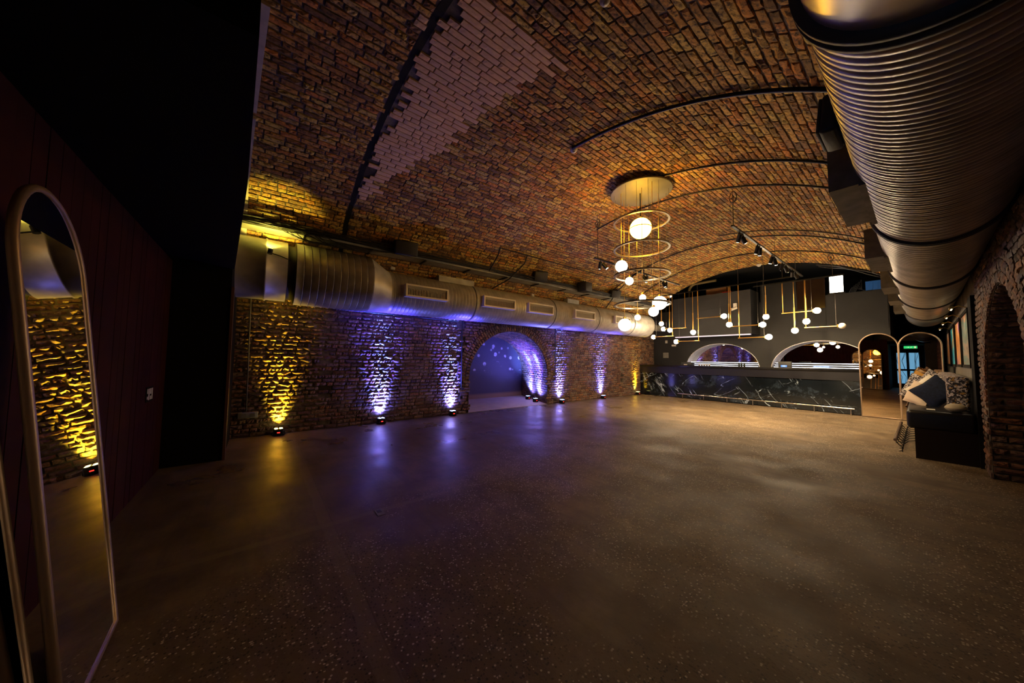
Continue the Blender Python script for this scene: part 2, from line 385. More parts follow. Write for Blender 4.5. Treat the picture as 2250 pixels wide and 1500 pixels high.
# ------------------------------------------------------------------ bricks
NV = 8
def brick_variant(rough, seed):
    r = random.Random(seed); nx, ny = 4, 2
    vs = []; 
    for j in range(ny + 1):
        for i in range(nx + 1):
            u, v = i / nx, j / ny
            edge = i in (0, nx) or j in (0, ny)
            cor = i in (0, nx) and j in (0, ny)
            ju = (r.random() - .5) * 0.07 * rough; jv = (r.random() - .5) * 0.22 * rough
            d = 1.0 + (r.random() - .5) * 0.9 * rough
            if edge: d -= 0.12 + 0.35 * rough * (0.6 + r.random() * 0.8)
            if cor: d -= 0.25 * rough
            if i == 0: ju = abs(ju) + .01
            if i == nx: ju = -abs(ju) - .01
            if j == 0: jv = abs(jv) + .02
            if j == ny: jv = -abs(jv) - .02
            vs.append((u - .5 + ju, v - .5 + jv, d))
    fs = []
    for j in range(ny):
        for i in range(nx):
            a = j * (nx + 1) + i; fs.append((a, a + 1, a + nx + 2, a + nx + 1))
    ring = [i for i in range(nx + 1)] + [(j) * (nx + 1) + nx for j in range(1, ny + 1)] + [ny * (nx + 1) + i for i in range(nx - 1, -1, -1)] + [j * (nx + 1) for j in range(ny - 1, 0, -1)]
    o = len(vs)
    for i in ring: vs.append((vs[i][0], vs[i][1], -0.2))
    K = len(ring)
    for k in range(K): fs.append((ring[k], o + k, o + (k + 1) % K, ring[(k + 1) % K]))
    return np.array(vs, np.float64), fs
VARS = {ro: [brick_variant(ro, 100 + i) for i in range(NV)] for ro in (0.15, 0.5, 0.9, 1.3)}
PALS = {
 'old': [(0.200, 0.094, 0.057), (0.250, 0.127, 0.075), (0.160, 0.068, 0.048), (0.290, 0.165, 0.098), (0.110, 0.057, 0.051), (0.230, 0.149, 0.105), (0.190, 0.110, 0.090), (0.310, 0.132, 0.060)],
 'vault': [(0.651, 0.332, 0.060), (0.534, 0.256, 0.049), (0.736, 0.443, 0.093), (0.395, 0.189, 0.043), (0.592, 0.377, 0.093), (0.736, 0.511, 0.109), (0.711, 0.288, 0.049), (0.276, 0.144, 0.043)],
 'buff': [(0.80, 0.52, 0.30), (0.76, 0.48, 0.27), (0.84, 0.55, 0.31), (0.78, 0.51, 0.31), (0.74, 0.48, 0.30), (0.82, 0.51, 0.27), (0.75, 0.50, 0.31), (0.79, 0.49, 0.27)],
 'dark': [(0.09, 0.045, 0.028), (0.13, 0.065, 0.035), (0.07, 0.038, 0.028), (0.15, 0.07, 0.035), (0.11, 0.06, 0.04), (0.17, 0.09, 0.045), (0.08, 0.04, 0.025), (0.12, 0.05, 0.03)],
}
_cache = {}
def variant_mesh(ro, vi, pal, ti):
    k = (ro, vi, pal, ti)
    if k not in _cache:
        v, f = VARS[ro][vi]; me = bpy.data.meshes.new('brick'); me.from_pydata(v.tolist(), [], f); me.materials.append(MB_)
        a = me.attributes.new('tint', 'FLOAT_COLOR', 'POINT'); a.data.foreach_set('color', list(PALS[pal][ti] + ((0.12,) if pal == 'buff' else (1.0,))) * len(v))
        _cache[k] = me
    return _cache[k]
def project(p):
    q = M.T @ (np.asarray(p) - CAMP)
    if q[2] > -0.05: return None
    return 1125 + FPX * q[0] / -q[2], 750 - FPX * q[1] / -q[2], -q[2]
def lay_bricks(parent, bricks, limit=300, stuff_name='brick_field', hidden=None):
    """bricks: (centre on mortar face, eu, ev, en, w, h, depth, rough, palette)."""
    score = []
    for i, b in enumerate(bricks):
        pr = project(b[0]); s = 0
        if pr and 0 < pr[0] < 2250 and 0 < pr[1] < 1500 and not (hidden and hidden(b[0], pr)):
            vd = CAMP - np.array(b[0]); dist = np.linalg.norm(vd)
            s = abs(np.dot(vd / dist, b[3])) * b[4] * b[5] / dist ** 2
        score.append((s, i))
    score.sort(reverse=True)
    single = {i for s, i in score[:limit] if s > 0}
    V, F, C = [], [], []; off = 0
    for i, (c, eu, ev, en, bw, bh, dp, ro, pal) in enumerate(bricks):
        vi = rnd.randrange(NV); ti = rnd.randrange(8)
        if i in single:
            o = bpy.data.objects.new('brick', variant_mesh(ro, vi, pal, ti))
            mtx = Matrix.Identity(4)
            for k in range(3):
                mtx[k][0] = eu[k] * bw; mtx[k][1] = ev[k] * bh; mtx[k][2] = en[k] * dp; mtx[k][3] = c[k]
            o.parent = parent; o.matrix_basis = mtx; COL.objects.link(o)
        else:
            v, f = VARS[ro][vi]
            A = np.stack([np.array(eu) * bw, np.array(ev) * bh, np.array(en) * dp])
            V.append(v @ A + np.array(c)); F += [[q + off for q in ff] for ff in f]; off += len(v)
            C += list(PALS[pal][ti] + ((0.12,) if pal == 'buff' else (1.0,))) * len(v)
    if V:
        me = bpy.data.meshes.new(stuff_name); me.from_pydata(np.concatenate(V).tolist(), [], F); me.materials.append(MB_)
        a = me.attributes.new('tint', 'FLOAT_COLOR', 'POINT'); a.data.foreach_set('color', C)
        o = bpy.data.objects.new(stuff_name, me); COL.objects.link(o); o.parent = parent; o['kind'] = 'stuff'
BH = 0.075; JT = 0.011

# ---- arch opening shared by both side walls
AY, AH, AZ, AR = 5.68, 1.42, 0.85, 1.33         # centre Y, half width, spring height, rise
def arch_z(y, grow=0.0):
    t = (y - AY) / (AH + grow)
    return AZ + (AR + grow) * math.sqrt(max(0, 1 - t * t)) if abs(t) < 1 else 0
def arch_path(n=40, grow=0.0, yc=AY):
    pts = [(yc - AH - grow, 0.0), (yc - AH - grow, AZ * .5)]
    for k in range(n + 1):
        a = PI - PI * k / n; pts.append((yc + (AH + grow) * math.cos(a), AZ + (AR + grow) * math.sin(a)))
    pts += [(yc + AH + grow, AZ * .5), (yc + AH + grow, 0.0)]
    return pts
def side_wall_mesh(x, top, sgn, y0, y1):
    mb = MB(); f = (lambda q: q) if sgn > 0 else (lambda q: q[::-1])
    def quad(a, b, c, d): mb.add([a, b, c, d], [f((0, 1, 2, 3))])
    quad((x, y0, 0), (x, AY - AH, 0), (x, AY - AH, top), (x, y0, top))
    quad((x, AY + AH, 0), (x, y1, 0), (x, y1, top), (x, AY + AH, top))
    ys = [AY + AH * math.cos(PI - PI * k / 40) for k in range(41)]
    for a, b in zip(ys[:-1], ys[1:]): quad((x, a, arch_z(a) if abs(a - AY) < AH else AZ), (x, b, arch_z(b) if abs(b - AY) < AH - 1e-6 else AZ), (x, b, top), (x, a, top))
    # outer skin so the wall has thickness
    xo = x - sgn * 0.25
    mb.box((min(x, xo) - (0.0 if sgn < 0 else 0.0), y0, 0), (min(x, xo) + 0.001, y0 + .001, 0.001))
    return mb
def wall_bricks(x, sgn, y0, y1, z1, roughf, palf, skip=None, proud=None):
    out = []; en = (sgn, 0, 0); eu = (0, 1, 0); ev = (0, 0, 1); nrow = int(z1 / BH)
    for j in range(nrow):
        z = (j + .5) * BH; y = y0 - rnd.random() * 0.2; k = 0
        while y < y1:
            L = 0.225 if (j % 2 == 0 or rnd.random() < 0.25) else 0.1125
            a, b = max(y, y0), min(y + L, y1); y += L; k += 1
            if b - a < 0.04: continue
            yc = (a + b) / 2
            if skip and skip(yc, z): continue
            ro = roughf(yc, z); pr = proud(yc) if proud else 0
            dz = (rnd.random() - .5) * 0.008 * ro
            out.append(((x + sgn * pr, yc, z + dz), eu, ev, en, b - a - JT, BH - JT, 0.014 + 0.012 * ro * rnd.random() + 0.004, ro, palf(yc, z)))
    return out
def voussoirs(x, sgn, rings=3, ro=0.5, pal='old', cy=AY, ah=AH, az=AZ, ar=AR, pr=0.0, lo=0.0):
    out = []; en = (sgn, 0, 0)
    for r in range(rings):
        g = 0.055 + r * 0.115
        n = 200; P = []
        for k in range(n + 1):
            a = PI * k / n; P.append((cy + (ah + g) * math.cos(a), az + (ar + g) * math.sin(a), a))
        L = [0]
        for p, q in zip(P[:-1], P[1:]): L.append(L[-1] + math.hypot(q[0] - p[0], q[1] - p[1]))
        m = int(L[-1] / 0.078)
        for i in range(m):
            s = (i + .5 + (r % 2) * .5) * L[-1] / m
            if s > L[-1]: continue
            y = float(np.interp(s, L, [p[0] for p in P])); z = float(np.interp(s, L, [p[1] for p in P])); a = float(np.interp(s, L, [p[2] for p in P]))
            tx, tz = -(ah + g) * math.sin(a), (ar + g) * math.cos(a); q = math.hypot(tx, tz); tx /= q; tz /= q
            out.append(((x + sgn * pr, y, z), (0, tz, -tx), (0, tx, tz), en, 0.115 - JT, 0.078 - JT, 0.018 + rnd.random() * 0.006, ro, pal))
    return out

# ================================================================== STRUCTURE
fl = MB(); fl.box((-10.2, YB - 0.02, -0.12), (2.2, 18.2, 0.0)); struct('floor', fl, FLOOR, 'worn brown concrete floor with stone aggregate showing')

fl = MB(); fl.box((-9.9, AY - AH - .02, 0.0), (XL - .02, AY + AH + 1.0, 0.006)); struct('floor_alcove', fl, mat('pale_alcove_screed', (0.50, 0.42, 0.38), 0.55, var=(4, .15)), 'pale screed floor inside the arched alcove')
# left wall
def groove(y): return any(abs(y - g) < 0.022 for g in (1.03, 4.03, 7.40, 11.15))
wl = side_wall_mesh(XL, 2.72, 1, YB, YW + 0.2)
wall_left = struct('wall_left', wl, MORT, 'left brick wall washed by blue and yellow uplights')
def left_skip(y, z):
    if groove(y): return True
    if abs(y - AY) < AH + 0.34 and z < arch_z(y, 0.345) and (z > AZ or abs(y - AY) < AH + 0.01): return True
    if abs(y - AY) < AH + 0.01 and z < AZ: return True
    if abs(y - 12.75) < 0.78 and z < 0.9 + 0.95 * math.sqrt(max(0, 1 - ((y - 12.75) / 0.78) ** 2)) and abs(y - 12.75) < 0.78: return True
    return False
def left_rough(y, z):
    if y < 1.0: return 1.3 if z > .35 else 0.9
    if 4.03 < y < 7.4: return 0.5
    return 0.9 if (abs(y - 2.1) < .5 or abs(y - 3.76) < .3 or abs(y - 7.6) < .5 or abs(y - 9.8) < .5 or y > 11.2) else 0.5
lb = wall_bricks(XL, 1, YB, YW, 2.70, left_rough, lambda y, z: 'old', left_skip, lambda y: 0.03 if 4.03 < y < 7.4 else 0)
lb += voussoirs(XL, 1, 3, 0.5, 'old', pr=0.03)
lb += voussoirs(XL, 1, 2, 0.5, 'old', cy=12.75, ah=0.58, az=0.9, ar=0.78, pr=0.01)
lay_bricks(wall_left, lb, 300, 'brick_field', hidden=lambda c, p: c[2] > 2.35 or c[1] < -0.3 or p[0] < 500)

# left alcove: skewed brick tunnel and chalked back wall
SK = 0.85; XA = -9.5
tn = MB(); P0 = arch_path(); P1 = [(y + SK, z) for y, z in P0]
n = len(P0)
vs = [(XL + 0.03, y, z) for y, z in P0] + [(XA, y, z) for y, z in P1]
tn.add(vs, [(i, i + 1, n + i + 1, n + i) for i in range(n - 1)])
wall_alcove = struct('wall_alcove_side', tn, MORT, 'brick lining of the arched alcove')
bk = MB(); ctr = [(XA, AY + SK, 0.0)]
bk.add([(XA, y, z) for y, z in P1] + [(XA, AY + SK, 0.0)], [(i, i + 1, n) for i in range(n - 1)])
struct('wall_alcove_back', bk, ALC, 'black alcove back wall with pale chalky spots')
ab = []
L = [0]
for p, q in zip(P0[:-1], P0[1:]): L.append(L[-1] + math.hypot(q[0] - p[0], q[1] - p[1]))
dlen = math.hypot(XL - XA, SK); ax = ((XA - XL) / dlen, SK / dlen, 0)
nr = int(L[-1] / BH)
for j in range(nr):
    s = (j + .5) * L[-1] / nr
    y = float(np.interp(s, L, [p[0] for p in P0])); z = float(np.interp(s, L, [p[1] for p in P0]))
    y2 = float(np.interp(s + .01, L, [p[0] for p in P0])); z2 = float(np.interp(s + .01, L, [p[1] for p in P0]))
    ev = Vector((0, y2 - y, z2 - z)).normalized() if (y2 != y or z2 != z) else Vector((0, 0, -1))
    eu = Vector(ax); en = eu.cross(ev).normalized()
    c0 = Vector((XL, AY, .9)) - Vector((XL, y, z))
    if en.dot(c0) < 0: en = -en
    ev = (en.cross(eu)).normalized()
    d = -(j % 2) * 0.11
    while d < dlen:
        a, b = max(d, 0.0), min(d + 0.225, dlen); d += 0.225
        if b - a < 0.05: continue
        m_ = (a + b) / 2; c = Vector((XL + 0.03, y, z)) + eu * m_
        ab.append((tuple(c), tuple(eu), tuple(ev), tuple(en), b - a - JT, BH - JT, 0.012 + rnd.random() * 0.008, 0.5, 'old'))
lay_bricks(wall_alcove, ab, 300, 'brick_field', hidden=lambda c, p: c[1] < AY - 0.2)

# small blind arch at the far end of the left wall
ba = MB(); ring = [(12.75 + 0.58 * math.cos(PI * k / 24), 0.9 + 0.78 * math.sin(PI * k / 24)) for k in range(25)]
ring = [(13.33, 0.0)] + ring + [(12.17, 0.0)]
nn = len(ring)
ba.add([(XL + .004, y, z) for y, z in ring], [tuple(range(nn))])
o = struct('wall_niche_infill', ba, MORT, 'brick infill of small blind arch behind bar')
ib = wall_bricks(XL + .004, 1, 12.17, 13.33, 1.68, lambda y, z: 0.5, lambda y, z: 'old', lambda y, z: z > 0.9 + 0.78 * math.sqrt(max(0, 1 - ((y - 12.75) / 0.58) ** 2)) - .02)
lay_bricks(o, ib, 120)

# right wall with the twin arch
wr = side_wall_mesh(XR, 2.92, -1, YB, 18.0)
wall_right = struct('wall_right', wr, MORT, 'right brick wall behind bench and paintings')
def right_skip(y, z):
    if abs(y - AY) < AH + 0.34 and z < arch_z(y, 0.345) and (z > AZ or abs(y - AY) < AH + 0.01): return True
    return abs(y - AY) < AH + 0.01 and z < AZ
rb = wall_bricks(XR, -1, YB, 7.60, 2.88, lambda y, z: 0.5, lambda y, z: 'old' if rnd.random() < .6 else 'dark', right_skip)
rb += voussoirs(XR, -1, 3, 0.5, 'old')
lay_bricks(wall_right, rb, 300, 'brick_field', hidden=lambda c, p: c[1] < 3.5)
XQ = 1.7
tn = MB(); vs = [(XR, y, z) for y, z in P0] + [(XQ, y, z) for y, z in P0]
tn.add(vs, [(i, n + i, n + i + 1, i + 1) for i in range(n - 1)])
wall_recess = struct('wall_recess_side', tn, MORT, 'brick lining of the dark recess beside the bench')
bk = MB(); bk.add([(XQ, y, z) for y, z in P0], [tuple(range(n))]); struct('wall_recess_back', bk, BLACKW)
ab = []
for j in range(nr):
    s = (j + .5) * L[-1] / nr
    y = float(np.interp(s, L, [p[0] for p in P0])); z = float(np.interp(s, L, [p[1] for p in P0]))
    if y < AY - .3: continue
    y2 = float(np.interp(s - .01, L, [p[0] for p in P0])); z2 = float(np.interp(s - .01, L, [p[1] for p in P0]))
    ev = Vector((0, y2 - y, z2 - z)).normalized(); eu = Vector((1, 0, 0)); en = eu.cross(ev).normalized()
    if en.dot(Vector((0, AY - y, .8 - z))) < 0: en = -en
    ev = en.cross(eu).normalized(); d = -(j % 2) * 0.11 - 0.0
    while d < XQ - XR:
        a, b = max(d, 0.0), min(d + 0.225, XQ - XR); d += 0.225
        if b - a < 0.05: continue
        ab.append(((XR + (a + b) / 2, y, z), tuple(eu), tuple(ev), tuple(en), b - a - JT, BH - JT, 0.012 + rnd.random() * 0.014, 0.9, 'dark' if rnd.random() < .5 else 'old'))
lay_bricks(wall_recess, ab, 260)

# vault
vm = MB(); ns = 90; prof = []
for k in range(ns + 1):
    (x, z), t, nrm = vpt(SLEN * k / ns); prof.append((x, z))
ys = [YB, YE]
vm.add([(x, y, z) for y in ys for x, z in prof], [(i, i + 1, ns + 2 + i, ns + 1 + i) for i in range(ns)], True)
vm.add([(x, y, z + .3) for y in ys for x, z in prof], [(ns + 1 + i, ns + 2 + i, i + 1, i) for i in range(ns)], True)
vm.add([(x, YE, z + d) for d in (0, .3) for x, z in prof], [(i, i + 1, ns + 2 + i, ns + 1 + i) for i in range(ns)])
ceiling = struct('ceiling', vm, MORT, 'brick barrel vault running the length of the room')
def in_patch(x, y):
    if not (-5.65 < x < -2.02) or y < 1.1: return False
    lim = np.interp(x, [-5.65, -5.12, -4.56, -4.1, -3.25, -2.6, -2.02], [1.25, 1.54, 1.83, 2.03, 2.07, 2.2, 2.36])
    return y < lim
vb = []; rows = int(SLEN / BH)
for j in range(rows):
    s = (j + .5) * SLEN / rows; (x, z), t, nrm = vpt(s)
    y = YB - rnd.random() * .22; stag = rnd.random() * 0.1
    while y < YE:
        Lb = 0.225 if rnd.random() < 0.72 else 0.1125
        a, b = max(y, YB), min(y + Lb, YE); y += Lb
        if b - a < .04: continue
        yc = (a + b) / 2
        if yc < -0.45: continue
        if 1.055 < yc < 1.145 or (a < 1.10 < b): 
            if a < 1.06: b = 1.06
            elif b > 1.14: a = 1.14
            if b - a < .04 or 1.06 < (a + b) / 2 < 1.14: continue
            yc = (a + b) / 2
        p = in_patch(x, yc + stag)
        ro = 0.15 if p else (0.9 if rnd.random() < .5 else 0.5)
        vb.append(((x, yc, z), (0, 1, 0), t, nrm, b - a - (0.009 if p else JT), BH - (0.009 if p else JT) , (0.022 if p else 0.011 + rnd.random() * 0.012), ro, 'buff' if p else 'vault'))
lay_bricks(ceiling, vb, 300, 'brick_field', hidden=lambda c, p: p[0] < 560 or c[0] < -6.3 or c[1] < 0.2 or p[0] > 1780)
gv = MB(); gp = [((x), (z)) for x, z in prof]
for i in range(ns):
    (x0, z0), (x1, z1) = prof[i], prof[i + 1]
    gv.add([(x0, 1.065, z0 - .004), (x1, 1.065, z1 - .004), (x1, 1.135, z1 - .004), (x0, 1.135, z0 - .004)], [(0, 1, 2, 3)])
struct('trim_1', gv, DARKVOID, 'dark expansion joint across the brick vault')

# back wall of dark red boards, with the entrance doorway
x = -5.85; wb = MB()
wb.box((XL - .1, YB - 0.2, 0), (-1.05, YB - .02, 4.5)); wb.box((0.12, YB - 0.2, 0), (XR + .1, YB - .02, 4.5)); wb.box((-1.05, YB - .2, 2.35), (0.12, YB - .02, 4.5))
wall_back = struct('wall_back', wb, BLACKW, 'back wall of dark red boards behind leaning mirrors')
bd = None
while x < -1.2:
    wd = 0.145; m1 = MB(); m1.box((x, YB - .02, 0.0), (min(x + wd - .006, -1.05), YB + rnd.random() * .003, 2.6))
    o = m1.build('board', REDWOOD, wall_back); x += wd
# black lobby block at left and header over the boards
YBX = -0.34
lb_ = MB(); lb_.box((XL, YB, 0), (-5.85, YBX, 3.9)); struct('wall_lobby', lb_, BLACK, 'plain black lobby partition at left of boards')
hd = MB(); xs = [-5.85 + (5.85 - 1.5) * k / 30 for k in range(31)]
def hy(x): return float(np.interp(x, [-7.25, -5.85, -2.9, -1.5], [-0.36, -0.32, -0.116, -0.05]))
for a, b in zip(xs[:-1], xs[1:]):
    va = [(a, YB, 2.6), (b, YB, 2.6), (b, hy(b), 2.6), (a, hy(a), 2.6)]; vt = [(a, YB, vz(a) + .05), (b, YB, vz(b) + .05), (b, hy(b), vz(b) + .05), (a, hy(a), vz(a) + .05)]
    hd.add(va + vt, [(3, 2, 1, 0), (3, 7, 6, 2)] + ([(1, 2, 6, 5)] if b == xs[-1] else []))
struct('trim_2', hd, BLACK, 'black header closing the vault above the boards')
tr = MB()
xs2 = [-7.0 + (7.0 - 1.55) * k / 60 for k in range(61)]
for k, (a, b) in enumerate(zip(xs2[:-1], xs2[1:])):
    if k in (24, 40, 41): continue
    ya, yb = hy(a), hy(b); th = .045
    tr.add([(a, ya, vz(a) - th), (b, yb, vz(b) - th), (b, yb + .10, vz(b) - th), (a, ya + .10, vz(a) - th), (a, ya, vz(a)), (b, yb, vz(b)), (b, yb + .10, vz(b)), (a, ya + .10, vz(a))],
           [(0, 1, 2, 3), (2, 6, 7, 3), (0, 4, 5, 1), (0, 3, 7, 4), (1, 5, 6, 2)])
struct('trim_3', tr, PALE, 'pale plaster strip where header meets vault')
jb = MB(); jb.box((-5.93, YBX, 0), (-5.835, YBX + .03, 2.35)); struct('trim_4', jb, mat('brown_door_jamb', (0.10, 0.045, 0.025), 0.5), 'brown timber edge of the lobby partition')
# entrance door: dark leaf with glazed panes lit by daylight
YD = -3.6
vq = MB(); vq.box((-1.15, YD - .3, 0), (-1.05, YB - .2, 2.5)); vq.box((.12, YD - .3, 0), (.3, YB - .2, 2.5)); vq.box((-1.15, YD - .3, 2.35), (.3, YB - .02, 2.5)); vq.box((-1.15, YD - .4, 0), (.3, YD - .3, 2.5)); struct('wall_added_vestibule', vq, BLACK)  # unseen vestibule walls added to confine the door's blue light to a beam
vq = MB(); vq.box((-1.15, YD - .4, -.12), (.3, YB - .02, 0)); struct('floor_added_vestibule', vq, FLOOR)  # floor of the added vestibule
YBs, YB = YB, YD
dp = MB(); dp.box((-0.80, YB - .14, 0), (-0.74, YB - .02, 2.15)); dp.box((0.16, YB - .14, 0), (0.22, YB - .02, 2.15)); dp.box((-.74, YB - .14, 2.09), (.16, YB - .02, 2.15))
door = struct('door_1', dp, BLACK, 'black glazed entrance door with cold daylight behind')
DAY = mat('daylit_glass', (0.4, 0.6, 0.9), 0.1, emis=(0.12, 0.42, 1.0), es=1.5)
lf = MB()
for a, b in ((-0.74, -0.68), (-0.34, -0.24), (0.10, 0.16)): lf.box((a, YB - .1, .05), (b, YB - .05, 2.09))
for a, b in ((0.0, .25), (0.95, 1.05), (1.95, 2.09)): lf.box((-.68, YB - .1, a), (.1, YB - .05, b))
lf.build('door_leaf', BLACK, door)
for xa, xb in ((-.68, -.34), (-.24, .10)):
    for za, zb in ((.25, .95), (1.05, 1.95)):
        g_ = MB(); g_.box((xa, YB - .08, za), (xb, YB - .07, zb)); g_.build('pane', DAY, door)
        for k in range(3):
            t_ = MB(); xx = xa + rnd.random() * .3; t_.tube([(xx, YB - .065, za), (xx + rnd.uniform(-.1, .1), YB - .065, (za + zb) / 2), (xx + rnd.uniform(-.15, .15), YB - .065, zb)], .008, 5); t_.build('glazing_bar', BLACK, door)
for o_ in [door] + list(door.children): o_.location.x -= .18 if o_ is door else 0
YB = YBs

# mezzanine void and corridor beyond the vault
mv = MB(); mv.box((XL - .2, 17.9, 0), (XR + .2, 18.1, 5.2)); struct('wall_end', mv, DARKVOID, 'dark far wall of the store above the bar')
mv = MB(); mv.box((XL - .2, YE, 4.62), (XR + .2, 18.1, 4.8)); struct('ceiling_store', mv, DARKVOID)
mv = MB(); mv.box((XL - .25, YE + 0.0, 2.7), (XL, 18.0, 4.8)); struct('wall_store_left', mv, DARKVOID)
mv = MB(); mv.box((XR, YE, 2.6), (XR + .25, 18.0, 4.8)); struct('wall_store_right', mv, DARKVOID)

# black bar wall with two arched niches
NZ = 1.12
niches = [(-4.67, 1.21, 0.92), (-1.93, 1.21, 0.93)]     # centre x, half width, rise
TOPW = 3.45
def nz(x):
    for cx, hw, rs in niches:
        t = (x - cx) / hw
        if abs(t) < 1: return NZ + rs * math.sqrt(1 - t * t)
    return None
wm = MB(); xe = -0.50
wm.add([(XL, YW, 0), (xe, YW, 0), (xe, YW, NZ), (XL, YW, NZ)], [(0, 1, 2, 3)])
brk = [XL]
for cx, hw, rs in niches: brk += [cx - hw * math.cos(PI * k / 32) for k in range(33)]
brk.append(xe)
for a, b in zip(brk[:-1], brk[1:]):
    m_ = (a + b) / 2; inside = nz(m_) is not None
    def g(xx):
        v = nz(xx); return v if v is not None else NZ
    za, zb = (g(a), g(b)) if inside else (NZ, NZ)
    wm.add([(a, YW, za), (b, YW, zb), (b, YW, TOPW), (a, YW, TOPW)], [(0, 1, 2, 3)])
wm.add([(xe, YW, 0), (xe, 17.9, 0), (xe, 17.9, TOPW), (xe, YW, TOPW)], [(0, 1, 2, 3)])
wm.add([(XL, YW, TOPW), (xe, YW, TOPW), (xe, 17.9, TOPW), (XL, 17.9, TOPW)], [(0, 1, 2, 3)])
wall_bar = struct('wall_bar', wm, BLACKW, 'black painted wall behind the bar with arched niches')
pb = [(-3.38, 2.42), (-2.62, 1.2), (-1.7, 1.2), (-0.52, 0)]
for xa, xb, za, zb in ((-3.38, -2.45, 2.36, 3.43), (-2.43, -1.76, 2.36, 3.02), (-1.74, -.52, 2.36, 3.43)):
    q = MB(); q.box((xa, YW - .018, za), (xb, YW - .0, zb)); q.build('panel', BLACKW, wall_bar)
wn = MB(); wn.box((-2.42, YW - .02, 3.06), (-1.76, YW + .05, 3.98)); struct('window_1', wn, mat('dark_window', (0.012, 0.005, 0.004), 0.15), 'dark unlit window above the bar wall')
wn = MB(); wn.box((-3.38, YW + .02, 3.45), (-2.44, YW + .1, 4.05)); struct('trim_5', wn, BLACKW)
for cx, hw, rs in niches:
    so = MB(); K = 32; P = [(cx - hw * math.cos(PI * k / K), NZ + rs * math.sin(PI * k / K)) for k in range(K + 1)]
    so.add([(x_, y_, z_) for y_ in (YW, YW + .42) for x_, z_ in P], [(i, K + 1 + i, K + 2 + i, i + 1) for i in range(K)], True)
    so.tube([(x_, YW - .004, z_) for x_, z_ in P], 0.012, 6)
    nb = struct('wall_niche', so, STONE, 'pale speckled stone lining of an arched bar niche')
    gm = MB(); third = [cx - hw, cx - hw * .35, cx + hw * .38, cx + hw]
    for a, b in zip(third[:-1], third[1:]):
        g_ = MB(); q = [a + (b - a) * k / 12 for k in range(13)]
        vs = [(v, YW + .40, NZ) for v in (a, b)][::1] + [(v, YW + .40, (nz(v) or NZ)) for v in q[::-1]]
        g_.add(vs, [tuple(range(len(vs)))[::-1]]); g_.add([(p[0], p[1] + .01, p[2]) for p in vs], [tuple(range(len(vs)))])
        g_.build('mirror_pane', MIRROR, nb)
    for k, (zz, yy) in enumerate(((1.222, .05), (1.285, .16), (1.35, .28))):
        s_ = MB(); s_.box((cx - hw * .97, YW + yy, zz - .05), (cx + hw * .97, YW + yy + .11, zz)); s_.build('shelf', BLACKM, nb)
        s_ = MB(); s_.box((cx - hw * .95, YW + yy - .006, zz - .012), (cx + hw * .95, YW + yy - .001, zz - .001)); s_.build('led_strip', STRIP, nb)

# black bulkhead above the left end of the bar
bh = MB(); bh.box((-5.95, 12.69, 2.31), (-3.42, YW, 3.78)); bh.box((-6.1, 12.95, 2.5), (-5.95, YW, 3.7))
struct('wall_bulkhead', bh, BLACKW, 'black boxed bulkhead hanging above the bar')
q = MB(); q.box((-5.9, 12.72, 2.27), (-3.46, 12.80, 2.31)); tag(q.build('light_strip', mat('dim_violet_strip', (0.5, 0.48, 0.55), 0.5, emis=(0.7, 0.65, 0.85), es=0.55)), 'thin pale light strip under the black bulkhead edge', 'light')

# ================================================================== DUCTS
def duct_profile(y0, y1, r, pitch, h, lead=0.0):
    p = []; y = y0
    while y < y1 - 1e-6:
        p += [(r + h * a_, y + pitch * b_) for a_, b_ in ((0, 0), (.9, .10), (1, .28), (-.5, .38), (-.5, .46), (.3, .52), (.8, .64), (.8, .80), (-.5, .90), (-.5, .97))]
        y += pitch
    p.append((r, y1)); return p
def seam_faces(q, per, which, n):
    for i in range(len(q.f)):
        if (i // n) % per in which: q.mi[i] = 1
def seam_profile(y0, y1, r, pitch, h):
    p = []; y = y0; n = max(1, round((y1 - y0) / pitch)); pitch = (y1 - y0) / n
    for k in range(n):
        p += [(r, y), (r, y + pitch - .020), (r + h, y + pitch - .014), (r + h, y + pitch - .008), (r - h * .6, y + pitch - .002)]; y += pitch
    p.append((r, y1)); return p
# right duct
RX, RZ, RR = 0.12, 2.71, 0.34
rd = thing('ventilation_duct', 'huge ribbed steel duct under the vault at upper right', 'duct', (RX, 7, RZ))
m_ = MB(); segs = [0.2, 1.47, 4.2, 6.7, 9.24, 11.7, 13.9]
for k, (a, b) in enumerate(zip(segs[:-1], segs[1:])):
    q = MB(); pr = [(RR, a), (RR, b)] if k == 0 else duct_profile(a + .03, b - .03, RR, 0.084, 0.011)
    q.lathe(pr, (RX, 0, RZ), 'Y', 72)
    seam_faces(q, 10, (2, 3, 7, 8), 72) if k else None
    q.build('duct_section', [GALV, SEAM], rd)
for a in segs[1:-1]:
    q = MB(); q.lathe([(RR - .01, a - .035), (RR + .03, a - .03), (RR + .03, a - .012), (RR + .012, a - .01), (RR + .012, a + .01), (RR + .03, a + .012), (RR + .03, a + .03), (RR - .01, a + .035)], (RX, 0, RZ), 'Y', 72)
    q.build('joint_collar', SEAM, rd)
q = MB(); q.lathe([(RR, 13.9), (RR - .08, 14.02), (0.001, 14.04)], (RX, 0, RZ), 'Y', 48); q.build('end_cap', GALV, rd)
for k, (a, b) in enumerate(((3.0, 3.9), (5.27, 6.15), (7.56, 8.3), (9.3, 10.0), (11.2, 11.9))):
    q = MB(); q.box((-.35, a, 2.55), (-.19, b, 2.88)); q.box((-.21, a - .02, 2.53), (-.18, b + .02, 2.90)); q.build('outlet_box', GALVD, rd)
